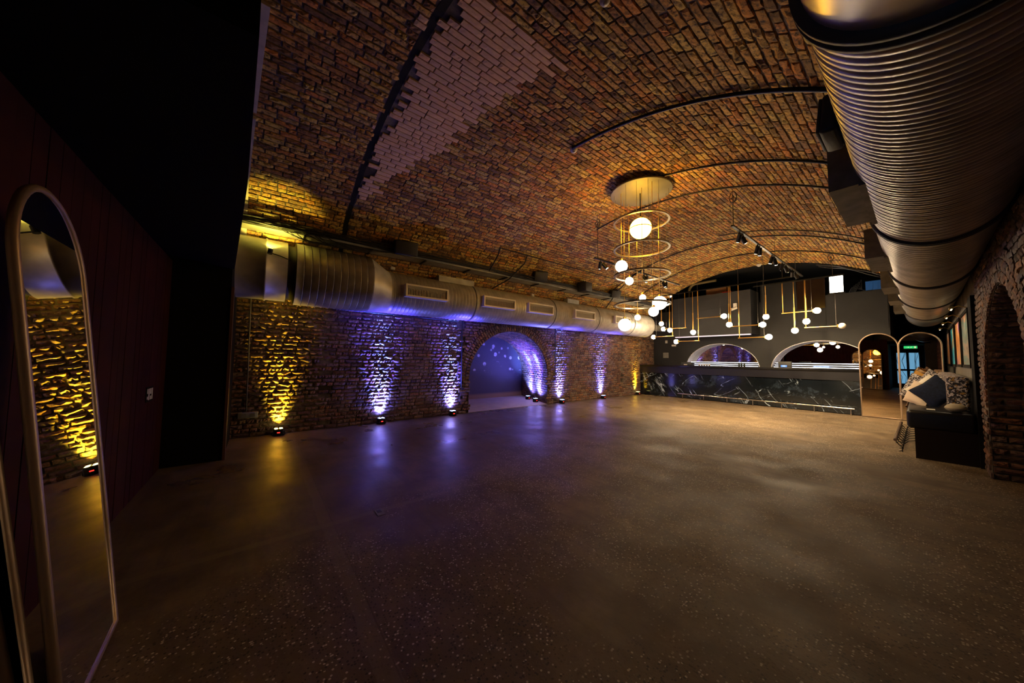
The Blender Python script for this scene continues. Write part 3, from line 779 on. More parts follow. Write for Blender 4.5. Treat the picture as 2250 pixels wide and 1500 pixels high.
# left duct
GALVL = mat('pale_galvanised_steel', (0.60, 0.57, 0.50), 0.42, 0.30, var=(5, 0.2), bump=(18, 0.15, 0.004))
LX, LZ, LR = -6.74, 2.73, 0.42
ld = thing('ventilation_duct', 'long pale steel duct with square outlets along left wall', 'duct', (LX, 6, LZ))
q = MB(); q.lathe([(.50, -.34), (.50, .00), (.515, .01), (.515, .03), (.50, .04), (.50, .30)], (LX + .02, 0, 2.84), 'Y', 64); q.build('duct_section', GALVL, ld)
q = MB(); q.lathe([(.50, .30), (.46, .31), (.46, .40), (.53, .42)], (LX + .02, 0, 2.84), 'Y', 64); q.build('joint_collar', SEAM, ld)
q = MB(); q.lathe(seam_profile(.42, 1.62, .53, .11, .006), (LX + .02, 0, 2.83), 'Y', 64); seam_faces(q, 5, (3, 4), 64); q.build('duct_section', [GALVL, SEAM], ld)
q = MB()
# eccentric reducer
K = 64; vs = []
for y, r, z in ((1.62, .53, 2.83), (1.98, LR, LZ)):
    vs += [(LX + (.02 if r > .5 else 0) + r * math.cos(2 * PI * k / K), y, z + r * math.sin(2 * PI * k / K)) for k in range(K)]
q.add(vs, [(k, (k + 1) % K, K + (k + 1) % K, K + k) for k in range(K)], True); q.build('reducer', GALVL, ld)
segs = [1.98, 3.92, 6.55, 8.55, 10.6, 12.0]
for a, b in zip(segs[:-1], segs[1:]):
    q = MB(); q.lathe(seam_profile(a, b - .02, LR, 0.085, 0.005), (LX, 0, LZ), 'Y', 64); seam_faces(q, 5, (3, 4), 64); q.build('duct_section', [GALVL, GALVD], ld)
for a in segs[1:-1]:
    q = MB(); q.lathe([(LR, a - .02), (LR + .014, a - .012), (LR + .014, a + .012), (LR, a + .02)], (LX, 0, LZ), 'Y', 64); q.build('joint_collar', GALVD, ld)
q = MB(); q.lathe([(LR, 12.0), (LR * .8, 12.12), (.13, 12.42), (.13, 13.2)], (LX, 0, LZ), 'Y', 48); q.build('end_cap', GALVL, ld)
for k, (a, b) in enumerate(((2.21, 3.13), (4.04, 4.97), (5.42, 6.32), (7.22, 8.14), (9.22, 10.1))):
    z0, z1, xf = 2.61, 2.86, -6.20
    g_ = MB(); F = .032
    g_.box((xf - .18, a, z0), (xf, a + F, z1)); g_.box((xf - .18, b - F, z0), (xf, b, z1)); g_.box((xf - .18, a + F, z0), (xf, b - F, z0 + F)); g_.box((xf - .18, a + F, z1 - F), (xf, b - F, z1))
    gr = g_.build('outlet_grille', CREAM, ld)
    s_ = MB()
    for i in range(26):
        yy = a + .05 + (b - a - .1) * i / 25; s_.box((xf - .07, yy - .004, z0 + F), (xf - .03, yy + .004, z1 - F - .05))
    s_.build('slats', mat('slat_grey', (0.55, 0.49, 0.40), 0.5, 0.1) if k == 0 else bpy.data.materials['slat_grey'], gr)
    s_ = MB(); s_.add([(xf - .09, a + F, z1 - F - .07), (xf - .09, b - F, z1 - F - .07), (xf - .005, b - F, z1 - F), (xf - .005, a + F, z1 - F)], [(0, 1, 2, 3), (3, 2, 1, 0)]); s_.build('deflector', CREAM, gr)
    s_ = MB(); s_.box((xf - .16, a + F, z0 + F), (xf - .12, b - F, z1 - F)); s_.build('grille_back', SEAM, gr)
for a, b in ((3.05, 3.95), (7.23, 7.75)):
    q = MB(); q.box((-6.68, a, 3.10), (-6.52, b, 3.23)); q.build('access_box', GALVP, ld)

# ================================================================== CABLE TRAY, CABLES, CONDUITS
ct = thing('cable_tray', 'pale steel cable tray running above left duct', 'cable tray', (-6.35, 6, 3.4))
q = MB(); q.box((-6.52, -.3, 3.405), (-6.24, 12.3, 3.412)); q.box((-6.245, -.3, 3.405), (-6.24, 12.3, 3.45)); q.box((-6.52, -.3, 3.405), (-6.515, 12.3, 3.45)); q.build('tray', GALVP, ct)
for k in range(12):
    y = .5 + k * 1.05; q = MB(); q.box((-6.54, y, 3.38), (-6.22, y + .03, 3.404)); q.tube([(-6.30, y + .015, 3.39), (-6.30, y + .015, vz(-6.30))], .005, 6); q.build('hanger', BLACKM, ct)
cb = MB(); r2 = random.Random(3)
for k in range(26):
    x0 = -6.30 + r2.uniform(-.12, .16); z0 = 3.47 + r2.uniform(-.03, .06); ph = r2.random() * 6; pts = []
    for i in range(70):
        y = -.3 + 12.6 * i / 69; xx = x0 + .02 * math.sin(y * 1.7 + ph) + .012 * math.sin(y * 4.1 + ph * 2)
        zz = min(z0 + .018 * math.sin(y * 2.3 + ph * 3) - (.03 if y < 2 else 0) * r2.random(), vz(xx) - .02)
        pts.append((xx, y, zz))
    cb.tube(pts, r2.choice((.006, .008, .011)), 5)
tag(cb.build('cable_bundle', CABLE), 'thick bundle of black cables lying along the left tray', 'cable', kind='stuff')
cb = MB()
for k in range(9):
    y0 = .0 + k * .09; cb.tube([(-6.2 - .05 * (k % 3), y0, 3.5), (-6.2, y0 + .25, 3.38 - .03 * (k % 4)), (-6.3, y0 + .6, 3.33), (-6.25, y0 + 1.1, 3.4), (-6.28, y0 + 1.5, 3.46)], .006, 6)
tag(cb.build('cable_bundle', CABLE), 'loose black cable loops sagging beside lobby partition', 'cable', kind='stuff')
cb = MB()
for k, (m0, n0) in enumerate(((3.2, 5.6), (5.0, 8.4), (8.0, 11.0))):
    pts = [(-6.2, m0 + (n0 - m0) * i / 16, 3.50 - .05 * math.sin(PI * i / 16) + .01 * math.sin(i)) for i in range(17)]
    q = MB(); q.tube(pts, .007, 6)
    tag(q.build('cable', CABLEW), ['cream cable sagging along tray nearest the big outlet', 'cream cable sagging along tray between the two speakers', 'cream cable sagging along tray nearest the bar'][k], 'cable')
def arc_pipe(y, xa, xb, r, off, m, name, label, n=48, wob=0):
    pts = []
    for i in range(n + 1):
        x = xa + (xb - xa) * i / n; L_ = vz(x); pts.append((x, y + wob * math.sin(i * .9), L_ - off))
    q = MB(); q.tube(pts, r, 8); o = q.build(name, m); return tag(o, label, 'conduit', 'black conduits curving over the vault')
arc_pipe(3.37, -2.95, -.25, .020, .045, BLACKM, 'conduit', 'thick black conduit curving over vault nearest the camera')
arc_pipe(4.95, -2.75, -.25, .016, .042, BLACKM, 'conduit', 'black conduit starting at the round chandelier plate')
arc_pipe(5.85, -4.4, -.25, .014, .042, BLACKM, 'conduit', 'black conduit passing just behind the chandelier plate')
arc_pipe(8.55, -2.9, -.25, .011, .04, BLACKM, 'conduit', 'thin black conduit with a short red end')
arc_pipe(9.0, -6.3, -.25, .014, .042, BLACKM, 'conduit', 'black conduit crossing full vault before the long track', )
arc_pipe(10.6, -6.3, -.25, .014, .042, BLACKM, 'conduit', 'black conduit crossing full vault nearest the bar')
q = MB(); q.tube([(-2.95, 3.40, vz(-2.95) - .03), (-2.90, 3.42, vz(-2.9) - .035), (-2.80, 3.40, vz(-2.8) - .04), (-2.65, 3.39, vz(-2.65) - .04)], .006, 6); tag(q.build('cable', REDC), 'short red cable beside the white ceiling detector', 'cable')
q = MB(); q.tube([(-2.9 + .02 * k, 8.56, vz(-2.9 + .02 * k) - .04) for k in range(6)], .014, 6); tag(q.build('cable', REDC), 'short red sleeve at end of thin conduit', 'cable')
# long conduit along the left side under vault + drop cables to duct
q = MB(); q.tube([(-5.75, y, vz(-5.75) - .05) for y in (4.15, 6, 8, 10, 12.2)], .011, 6); tag(q.build('conduit', BLACKM), 'straight black conduit along vault above left speakers', 'conduit')
def drop(pts, label, r=.016, m=CABLE):
    P = []
    for i in range(len(pts) - 1):
        for t in range(5): P.append(tuple(pts[i][k] + (pts[i + 1][k] - pts[i][k]) * t / 5 for k in range(3)))
    P.append(pts[-1]); q = MB(); q.tube(P, r, 7); return tag(q.build('cable', m), label, 'cable')
drop([(-5.75, 4.15, 3.90 if vz(-5.75) > 3.95 else vz(-5.75) - .05), (-5.85, 4.17, 3.75), (-6.1, 4.10, 3.42)], 'short black cable dropping from conduit elbow to tray')
drop([(-5.75, 4.95, vz(-5.75) - .05), (-5.85, 4.95, 3.7), (-6.2, 4.75, 3.35), (-6.5, 4.45, 3.12)], 'black cable dropping from conduit to top of left duct')
drop([(-4.8, 9.0, vz(-4.8) - .05), (-5.4, 9.0, vz(-5.4) - .07), (-6.0, 9.0, 3.6), (-6.25, 9.05, 3.35), (-6.5, 9.1, 3.14)], 'black cable curving down the vault to left duct', .018)
# vertical conduit with socket on left wall near lobby
q = MB(); q.tube([(XL + .045, -.14, .45), (XL + .045, -.16, 2.5)], .010, 6); tag(q.build('conduit', CABLEG), 'thin grey vertical conduit on brick wall beside lobby', 'conduit')
so_ = thing('wall_socket', 'grey double socket low on brick beside lobby', 'socket', (XL + .03, -.12, .38))
q = MB(); q.bevbox((XL + .02, -.25, .33), (XL + .06, .02, .43), .006, 2); q.build('back_box', GALVP, so_)
for a in (-.21, -.09): q = MB(); q.box((XL + .06, a, .35), (XL + .064, a + .07, .41)); q.build('socket_plate', GALVD, so_)
for yy, z0, z1, lab in ((4.03, .65, 2.4, 'black vertical conduit on left edge of the arch bay'), (7.40, .75, 2.4, 'black vertical conduit on right edge of the arch bay')):
    q = MB(); q.tube([(XL + .06, yy, z1), (XL + .06, yy, z0), (XL + .06, yy + (.08 if yy < 5 else -.08), z0 - .02)], .014, 7); tag(q.build('conduit', BLACKM), lab, 'conduit')
q = MB(); q.tube([(XL + .05, 1.1, 2.36), (XL + .05, 3.9, 2.33)], .012, 6); tag(q.build('conduit', BLACKM), 'horizontal conduit under left duct above blue uplight', 'conduit')

# ================================================================== SPEAKERS AND DETECTORS
def speaker(loc, size, yaw, tilt, label, bracket=True):
    t = thing('loudspeaker', label, 'speaker', loc, 'black loudspeakers mounted below the vault')
    mt = Matrix.Translation(loc) @ Matrix.Rotation(yaw, 4, 'Z') @ Matrix.Rotation(tilt, 4, 'Y')
    a, b, c = size
    q = MB(); q.bevbox((-a / 2, -b / 2, -c / 2), (a / 2 - .012, b / 2, c / 2), .02, 2, mt); q.build('cabinet', SPK, t)
    q = MB(); q.bevbox((a / 2 - .014, -b / 2 + .012, -c / 2 + .012), (a / 2, b / 2 - .012, c / 2 - .012), .004, 2, mt); q.build('grille', SPKG, t)
    if bracket:
        q = MB(); q.box((-a / 2 - .05, -.05, c / 2), (.02, .05, c / 2 + .02), mtx=mt); q.tube([tuple(mt @ Vector((-.02, 0, c / 2))), (loc[0] - .05, loc[1], vz(loc[0] - .05))], .012, 6); q.build('bracket', BLACKM, t)
    return t
speaker((-6.12, 2.15, 3.52), (.34, .42, .26), -.2, .3, 'large black loudspeaker in shadow above the reducer')
speaker((-6.12, 5.72, 3.58), (.26, .36, .25), -.45, .35, 'tilted black loudspeaker left of the hanging box speaker')
speaker((-6.05, 7.45, 3.52), (.3, .34, .28), .1, .0, 'box loudspeaker hung level between two tilted ones')
speaker((-6.12, 9.05, 3.56), (.24, .34, .24), -.45, .35, 'tilted black loudspeaker nearest the bar')
speaker((-.265, 2.5, 2.75), (.09, .28, .21), PI, -.1, 'black loudspeaker beside the right ribbed duct')
def detector(x, y, label, s=1):
    t = thing('smoke_detector', label, 'detector', (x, y, vz(x)), 'white ceiling detectors')
    q = MB(); z = vz(x) - .02; q.lathe([(.001, z - .05 * s), (.035 * s, z - .05 * s), (.045 * s, z - .035 * s), (.055 * s, z - .02 * s), (.055 * s, z)], (x, y, 0), 'Z', 20); q.build('base', WHITE, t)
    q = MB(); q.lathe([(.001, z - .062 * s), (.02 * s, z - .06 * s), (.022 * s, z - .05 * s)], (x, y, 0), 'Z', 14); q.build('sensor', WHITE, t)
detector(-2.97, 3.42, 'white round detector at the end of thick conduit')
detector(-3.03, 12.15, 'white round detector at far end of vault', 1.2)
detector(-1.35, 1.9, 'small white detector on vault nearest the big duct', .7)
for (yy, zz, lab) in ((1.95 + .1, 3.22, 'small white junction box behind left duct near reducer'), (5.35, 3.30, 'small white junction box left of the alarm box'), (5.95, 3.14, 'white alarm box with red base above left duct')):
    q = MB(); q.bevbox((-6.78, yy, zz - .0), (-6.70, yy + .1, zz + .09), .008, 2); tag(q.build('junction_box', WHITE), lab, 'box')

# ================================================================== CHANDELIER
CX, CY = -2.91, 5.09
ch = thing('chandelier', 'round plate chandelier with steel rings and hanging glass globes', 'chandelier', (CX, CY, 4.2))
q = MB(); q.lathe([(.001, 4.29), (.49, 4.29), (.5, 4.295), (.5, 4.315), (.49, 4.32), (.001, 4.32)], (CX, CY, 0), 'Z', 64)
q.build('ceiling_plate', mat('plate_steel', (0.20, 0.20, 0.14), 0.6, 0.6, var=(3, .2)), ch)
q = MB(); q.lathe([(.08, 4.32), (.08, 4.44)], (CX, CY, 0), 'Z', 20); q.build('mount', BLACKM, ch)
RINGM = mat('ring_steel', (0.5, 0.46, 0.36), 0.28, 0.85)
for i, z in enumerate((3.78, 3.31, 2.85, 2.34)):
    q = MB(); r0, r1, h = .425, .455, .012; q.lathe([(r0, z - h), (r1, z - h), (r1, z + h), (r0, z + h), (r0, z - h)], (CX, CY, 0), 'Z', 72, False)
    rg = q.build('ring', RINGM, ch)
    for k in range(3):
        a = .5 + k * 2 * PI / 3 + i * .4; px, py = CX + .44 * math.cos(a), CY + .44 * math.sin(a)
        q = MB(); q.tube([(px, py, z), (px, py, 4.29)], .0022, 5); q.build('wire', CABLEG, rg)
globes = [(-2.92, 5.09, 3.67, .175, 'large amber-lit globe'), (-3.135, 4.84, 3.006, .10, None), (-3.266, 5.29, 2.846, .072, None), (-2.81, 4.94, 2.428, .052, None), (-2.73, 5.34, 2.377, .115, None),
          (-2.60, 4.89, 2.168, .075, None), (-3.08, 5.24, 2.152, .05, None), (-3.24, 5.09, 2.02, .11, None)]
for gx, gy, gz, gr, lab in globes:
    q = MB(); q.sphere((gx, gy, gz), gr, 32, 20); gb = q.build('globe', AMBER if lab else GLOBE, ch)
    if lab: gb['label'] = lab
    q = MB(); q.tube([(gx, gy, gz + gr), (gx, gy, 4.29)], .004 if not lab else .009, 5); q.build('cord', BLACKM if lab else GOLD, gb)
    q = MB(); q.lathe([(.001, gz + gr + .03), (.02, gz + gr + .03), (.03, gz + gr - .005)], (gx, gy, 0), 'Z', 14); q.build('cap', GOLD, gb)
    if lab:
        q = MB(); q.lathe([(gr + .002, gz - .008), (gr + .006, gz - .006), (gr + .006, gz + .006), (gr + .002, gz + .008)], (gx, gy, 0), 'Z', 40); q.build('band', GOLD, gb)

# ================================================================== BAR PENDANTS
RA = thing('light_rail', 'long black steel rail carrying brass pendants at left', 'light rail', (-3.8, 10.8, 3.6))
q = MB(); q.box((-5.7, 10.785, 3.59), (-1.9, 10.815, 3.62)); q.build('rail', BLACKM, RA)
for x_ in (-5.4, -4.3, -3.2, -2.2): q = MB(); q.tube([(x_, 10.8, 3.62), (x_, 10.8, vz(x_))], .005, 6); q.build('hanger', CABLEG, RA)
RBb = thing('light_rail', 'shorter black rail carrying brass pendants nearest the duct', 'light rail', (-2, 11.2, 3.55))
q = MB(); q.box((-2.95, 11.185, 3.54), (-1.1, 11.215, 3.57)); q.build('rail', BLACKM, RBb)
for x_ in (-2.7, -2.0, -1.3): q = MB(); q.tube([(x_, 11.2, 3.57), (x_, 11.2, vz(x_))], .005, 6); q.build('hanger', CABLEG, RBb)
PR = .072
vert = [(-5.57, 2.67, 3.6, 'brass pendant highest of left cluster beside duct end'), (-5.28, 2.43, 3.6, 'brass pendant lowest vertical one beside duct end'), (-4.53, 2.31, 3.6, 'vertical brass pendant hanging before bulkhead centre'),
        (-3.51, 2.48, 3.6, 'vertical brass pendant at right edge of bulkhead'), (-2.62, 2.63, 3.56, 'vertical brass pendant just right of bulkhead'),
        (-2.02, 2.21, 3.56, 'lowest vertical brass pendant above right arch'), (-1.79, 2.43, 3.56, 'vertical brass pendant directly under rail above right arch')]
for (x_, z_, zt, lab) in vert:
    yy = 10.8 if x_ < -3 else 11.2; k = yy / 11.0; X_ = x_ * k; Z_ = 1.4 + (z_ - 1.4) * k
    t = thing('pendant_lamp', lab, 'pendant lamp', (X_, yy, Z_), 'vertical brass pendants over the bar')
    q = MB(); q.sphere((X_, yy, Z_), PR, 24, 14); q.build('globe', GLOBEP, t)
    q = MB(); q.tube([(X_, yy, Z_ + PR), (X_, yy, min(Z_ + .62, zt))], .016, 10); q.build('stem', GOLD, t)
    q = MB(); q.tube([(X_, yy, min(Z_ + .62, zt) - .01), (X_, yy, zt - .01)], .009, 8); q.build('upper_stem', GOLD, t)
    q = MB(); q.lathe([(.001, Z_ + PR + .012), (.045, Z_ + PR + .008), (.065, Z_ + PR - .01)], (X_, yy, 0), 'Z', 18); q.build('cap', GOLD, t)
hor = [(-3.64, 2.75, -4.38, 3.6, 1, 'horizontal brass lamp highest before the bulkhead'), (-2.70, 2.42, -3.47, 3.6, 1, 'horizontal brass lamp crossing right edge of bulkhead'),
       (-1.58, 2.69, -2.25, 3.56, 1, 'highest horizontal brass lamp right of bulkhead'), (-1.15, 2.27, -1.80, 3.56, 0, 'horizontal brass lamp with the unlit white globe'),
       (-5.50, 2.48, -4.77, 3.6, 1, 'horizontal brass lamp reaching left from bulkhead edge'), (-5.86, 2.22, -5.19, 3.44, 1, 'horizontal brass lamp furthest left, below duct end'),
       (-5.07, 2.03, -4.37, 3.47, 1, 'lowest horizontal brass lamp above left arch'), (-2.57, 2.07, -3.26, 3.43, 1, 'lowest horizontal brass lamp between the arches')]
for (gx, gz, ex, zt, lit, lab) in hor:
    yy = 10.8 if gx < -2.6 or ex < -3 else 11.2; k = yy / 11.0; GX, EX, GZ = gx * k, ex * k, 1.4 + (gz - 1.4) * k; zt = 3.59 if yy < 11 else 3.54
    s = 1 if EX > GX else -1
    t = thing('pendant_lamp', lab, 'pendant lamp', (GX, yy, GZ), 'horizontal brass pendants over the bar')
    q = MB(); q.sphere((GX, yy, GZ), PR, 24, 14); q.build('globe', GLOBEP if lit else OFFG, t)
    q = MB(); q.tube([(GX + s * PR, yy, GZ), (EX + s * .03, yy, GZ)], .013, 10); q.build('arm', GOLD, t)
    q = MB(); q.tube([(EX, yy, GZ), (EX, yy, zt)], .010, 8); q.build('stem', GOLD, t)
    q = MB(); q.tube([(GX + s * (PR + .03), yy, GZ), (GX + s * (PR + .03), yy, zt)], .0025, 5); q.build('wire', CABLEG, t)
    q = MB(); q.lathe([(.001, 0), (.04, .006), (.05, -.012)], (GX + s * (PR - .0), yy, GZ), 'X', 16); q.build('cap', GOLD, t)

# ================================================================== TRACK LIGHTS
def track(x, y0, y1, z, heads, label, hang):
    t = thing('track_light', label, 'track light', (x, (y0 + y1) / 2, z))
    q = MB(); q.box((x - .02, y0, z), (x + .02, y1, z + .025)); q.build('track', BLACKM, t)
    for y in hang: q = MB(); q.tube([(x, y, z + .02), (x, y, vz(x))], .003, 5); q.build('hanger', CABLE, t)
    for (y, d, lit) in heads:
        d = Vector(d).normalized(); c = Vector((x + d.x * .03, y, z - .10)); a = c - d * .07; b = c + d * .07
        q = MB(); q.tube([tuple(a), tuple(b)], .034, 14); hd_ = q.build('spot_head', BLACKM, t)
        q = MB(); q.tube([(x, y, z + .0), tuple(c - d * .02)], .010, 6); q.build('swivel', BLACKM, hd_)
        if lit:
            q = MB(); q.tube([tuple(b + d * .001), tuple(b + d * .004)], .027, 14); q.build('lens', LENSW, hd_)
            spot('spot_beam', tuple(b + d * .02), d, W_TRACK * lit, 64, .9, (1.0, .72, .38), .03, t)
track(-1.82, 5.95, 10.9, 3.58, [(6.3, (-.6, .7, -1), .5), (6.45, (.3, .9, -1), .7), (7.25, (-.5, .6, -1), 1), (7.4, (-.2, .5, -1), 1), (8.2, (-.5, .4, -1), 1), (8.4, (.1, .6, -1), 1), (9.0, (-.6, .8, -1), 1), (9.3, (.2, .9, -1), 1), (9.9, (-.3, 1.2, -1), 1), (10.2, (.3, 1.0, -1), 1)],
      'long black track of spotlights under the vault crown', (6.0, 8.4, 10.8))
track(-4.05, 5.3, 9.0, 3.46, [(5.5, (-.6, .5, -1), .5), (5.62, (.6, .6, -1), .6), (7.2, (.5, .3, -1), 1), (7.32, (-.3, .3, -1), .8), (8.15, (.2, .5, -1), 1), (8.3, (-.3, .6, -1), .8)],
      'black track of spotlights left of the chandelier', (5.4, 7.2, 8.9))
def loop_cable(x, y, z0, z1, label):
    pts = []
    for i in range(30):
        a = 2 * PI * i / 16; pts.append((x + .05 * math.sin(a) * (1 if i < 28 else 0), y + .012 * (i % 3), z0 - .09 + .09 * math.cos(a)))
    pts += [(x, y, z0 - .25), (x, y, z1)]; q = MB(); q.tube(pts, .006, 6); tag(q.build('cable', CABLE), label, 'cable')
loop_cable(-1.82, 6.0, vz(-1.82) - .06, 3.62, 'looped black cable hanging above the long spotlight track')
loop_cable(-4.05, 5.4, vz(-4.05) - .10, 3.50, 'looped black cable hanging above the left spotlight track')
loop_cable(-1.25, 10.6, vz(-1.25) - .06, 3.6, 'looped black cable hanging near right end of vault')
# floodlight with starburst beside the bulkhead
fd = thing('floodlight', 'bright white floodlight at upper left of bulkhead', 'floodlight', (-5.88, 12.3, 3.85))
q = MB(); q.bevbox((-5.95, 12.35, 3.79), (-5.81, 12.42, 3.93), .01, 2); q.build('housing', BLACKM, fd)
q = MB(); q.disc((-5.88, 12.345, 3.86), .04, 'Y', 16); q.build('lens', mat('flood_lens', (1, 1, 1), .3, emis=(1, .9, .7), es=60), fd)
spot('flood_beam', (-5.88, 12.30, 3.86), (.3, -1, -.5), 60, 100, .6, (1, .84, .6), .04, fd)

# ================================================================== UPLIGHTS
def uplight(x, y, dirv, kind, label):
    t = thing('uplight', label, 'uplight', (x, y, 0), 'battery uplights on the floor')
    q = MB(); q.bevbox((x - .065, y - .075, .012), (x + .065, y + .075, .12), .018, 2); q.build('housing', BLACKM, t)
    q = MB(); q.lathe([(.001, 0.0), (.085, 0.0), (.09, .006), (.085, .012), (.001, .012)], (x, y, 0), 'Z', 20); q.build('base', BLACK, t)
    q = MB()
    for dx in (-.03, .03):
        for dy in (-.035, .035): q.lathe([(.001, .124), (.024, .124), (.026, .119)], (x + dx, y + dy, 0), 'Z', 12)
    q.build('lens', LENSB if kind == 'blue' else LENSY, t)
    q = MB(); q.box((x + .066, y - .02, .05), (x + .069, y + .02, .065)); q.build('indicator', LEDRED, t)
    for s in (-1, 1):
        q = MB(); q.tube([(x, y + s * .076, .06), (x, y + s * .095, .06), (x, y + s * .095, .006)], .006, 6); q.build('bracket', BLACKM, t)
    p = (x + dirv[0] * .3, y, .135); d2_ = (dirv[0] * 4.2, dirv[1] * 4.2, 1)
    if kind == 'blue':
        for k_ in (-.06, .06):
            spot('beam', (p[0] - dirv[1] * 0, p[1] + (k_ if abs(dirv[1]) < .05 else 0), p[2]), (dirv[0] * .75, dirv[1] * .75, 1), W_BLUE * .75, 17, .9, (.085, .20, 1.0), .02, t)
        spot('beam', p, d2_, W_BLUE * .30, 66, 1.0, (.13, .22, 1.0), .02, t)
        spot('beam', p, (0, 0, 1), W_BLUE * (.07 if abs(dirv[1]) > .05 else .016), 150, 1.0, (.14, .15, 1.0), .02, t)
        spot('beam', p, dirv, W_BLUE * .6, 50, 1.0, (.06, .05, 1.0), .02, t)
        spot('beam', p, dirv, W_BLUE * .022, 46, 1.0, (.9, .12, .8), .02, t)
    else:
        for k_ in (-.06, .06):
            spot('beam', (p[0], p[1] + k_, p[2]), (dirv[0] * .8, 0, 1), W_YEL * .6, 18, .9, (1.0, .80, .05), .02, t)
        spot('beam', p, d2_, W_YEL * .3, 66, 1.0, (1.0, .80, .05), .02, t)
        spot('beam', p, dirv, W_YEL * .6, 48, 1.0, (1.0, .62, .02), .02, t)
UX = XL + .15
uplight(UX, .32, (-.11, 0, 1), 'yellow', 'yellow uplight on floor nearest the lobby')
uplight(UX, 2.08, (-.11, 0, 1), 'blue', 'blue uplight standing alone between yellow one and arch')
uplight(UX, 3.76, (-.11, 0, 1), 'blue', 'blue uplight just left of the arched alcove')
uplight(UX, 7.62, (-.11, 0, 1), 'blue', 'blue uplight just right of the arched alcove')
uplight(UX, 9.77, (-.11, 0, 1), 'blue', 'blue uplight midway between alcove and bar')
uplight(UX, 12.05, (-.11, 0, 1), 'yellow', 'yellow uplight beside the bar end')
uplight(-8.45, 7.36, (-.10, .12, 1), 'blue', 'blue uplight inside alcove nearest its back wall')
uplight(-7.80, 7.12, (-.05, .10, 1), 'blue', 'blue uplight inside alcove nearest its opening')

t = thing('added_clamp_lamp', 'small black clamp lamp added on left duct throwing yellow light up', 'lamp', (-6.16, .08, 3.0))  # lamp added to throw the yellow patch onto tray and vault
q = MB(); q.tube([(-6.17, .06, 2.98), (-6.18, .07, 3.06)], .032, 12); q.build('housing', BLACKM, t)
q = MB(); q.tube([(-6.17, .06, 3.0), (-6.20, .20, 2.98), (-6.26, .34, 2.95)], .009, 6); q.build('clamp', BLACKM, t)
q = MB(); q.tube([(-6.18, .07, 3.061), (-6.1805, .0705, 3.064)], .026, 12); q.build('lens', LENSY, t)
spot('beam', (-6.182, .072, 3.075), (-.35, .05, 1), 60, 105, .2, (1.0, .80, .10), .02, t)

# ================================================================== BAR
bar = thing('bar_counter', 'long bar with black marble front and black top', 'bar', (-4, 12.45, 0))
q = MB(); q.bevbox((XL + .02, 12.40, 1.15), (-.98, 13.0, 1.22), .006, 2); q.build('counter_top', mat('counter_black', (.008, .008, .010), .2), bar)
q = MB(); q.box((XL + .02, 12.43, .90), (-1.0, 12.93, 1.15)); q.build('fascia', mat('fascia_black', (.010, .010, .014), .3), bar)
q = MB(); q.box((XL + .02, 12.48, .0), (-1.02, 12.9, .90)); q.build('carcass', BLACK, bar)
xs_ = [XL + .02, -6.2, -5.1, -3.95, -2.8, -1.75, -1.01]
for a, b in zip(xs_[:-1], xs_[1:]):
    q = MB(); q.box((a, 12.455, .02), (b - .004, 12.478, .897)); q.build('marble_panel', MARBLE, bar)
fr = thing('foot_rail', 'thin steel foot rail along the marble bar front', 'foot rail', (-3.4, 12.2, .18))
q = MB(); q.tube([(-5.62, 12.24, .18), (-1.12, 12.24, .18)], .018, 10); q.build('rail', CHROME, fr)
for k in range(7):
    x_ = -5.45 + k * .71; q = MB(); q.tube([(x_, 12.24, .165), (x_, 12.24, .012)], .008, 6); q.tube([(x_, 12.24, .012), (x_, 12.24, .0)], .022, 10); q.tube([(x_, 12.24, .17), (x_, 12.452, .17)], .007, 6); q.build('bracket', CHROME, fr)
# things on and behind the bar
t = thing('till', 'small black till at the left end of the bar', 'till', (-5.2, 12.6, 1.22)); 
q = MB(); q.bevbox((-5.62, 12.55, 1.22), (-5.24, 12.8, 1.33), .01, 2); q.build('body', SPK, t); q = MB(); q.bevbox((-5.58, 12.55, 1.33), (-5.28, 12.75, 1.345), .004, 1); q.build('lid', BLACKM, t)
q = MB(); q.box((-5.52, 12.543, 1.235), (-5.40, 12.549, 1.26)); q.build('label_strip', CREAM, t)
t = thing('till', 'black till with blue customer display before right arch', 'till', (-2.6, 12.6, 1.22))
q = MB(); q.bevbox((-2.74, 12.6, 1.22), (-2.42, 12.68, 1.40), .012, 2); q.build('screen_back', SPK, t); q = MB(); q.box((-2.68, 12.62, 1.22), (-2.48, 12.8, 1.235)); q.build('base', BLACKM, t)
q = MB(); q.box((-2.67, 12.59, 1.235), (-2.53, 12.599, 1.285)); q.build('display', mat('blue_display', (.05, .1, .3), .3, emis=(.06, .22, 1.0), es=1.6), t)
q = MB()
for k in range(2): q.box((-2.625 + k * .035, 12.586, 1.25), (-2.605 + k * .035, 12.589, 1.27))
q.build('display_digits', mat('display_white', (.8, .8, .9), .3, emis=(.7, .8, 1), es=2), t)
for k in range(5):
    x_ = -5.05 + k * .085; q = MB(); q.lathe([(.001, 1.22), (.028, 1.22), (.034, 1.27), (.034, 1.285), (.028, 1.275), (.026, 1.23)], (x_, 12.72, 0), 'Z', 14)
    tag(q.build('tumbler', CLEAR), ['first', 'second', 'third', 'fourth', 'fifth'][k] + ' amber tumbler from the left in the row before left arch', 'glass', 'tumblers on the bar')
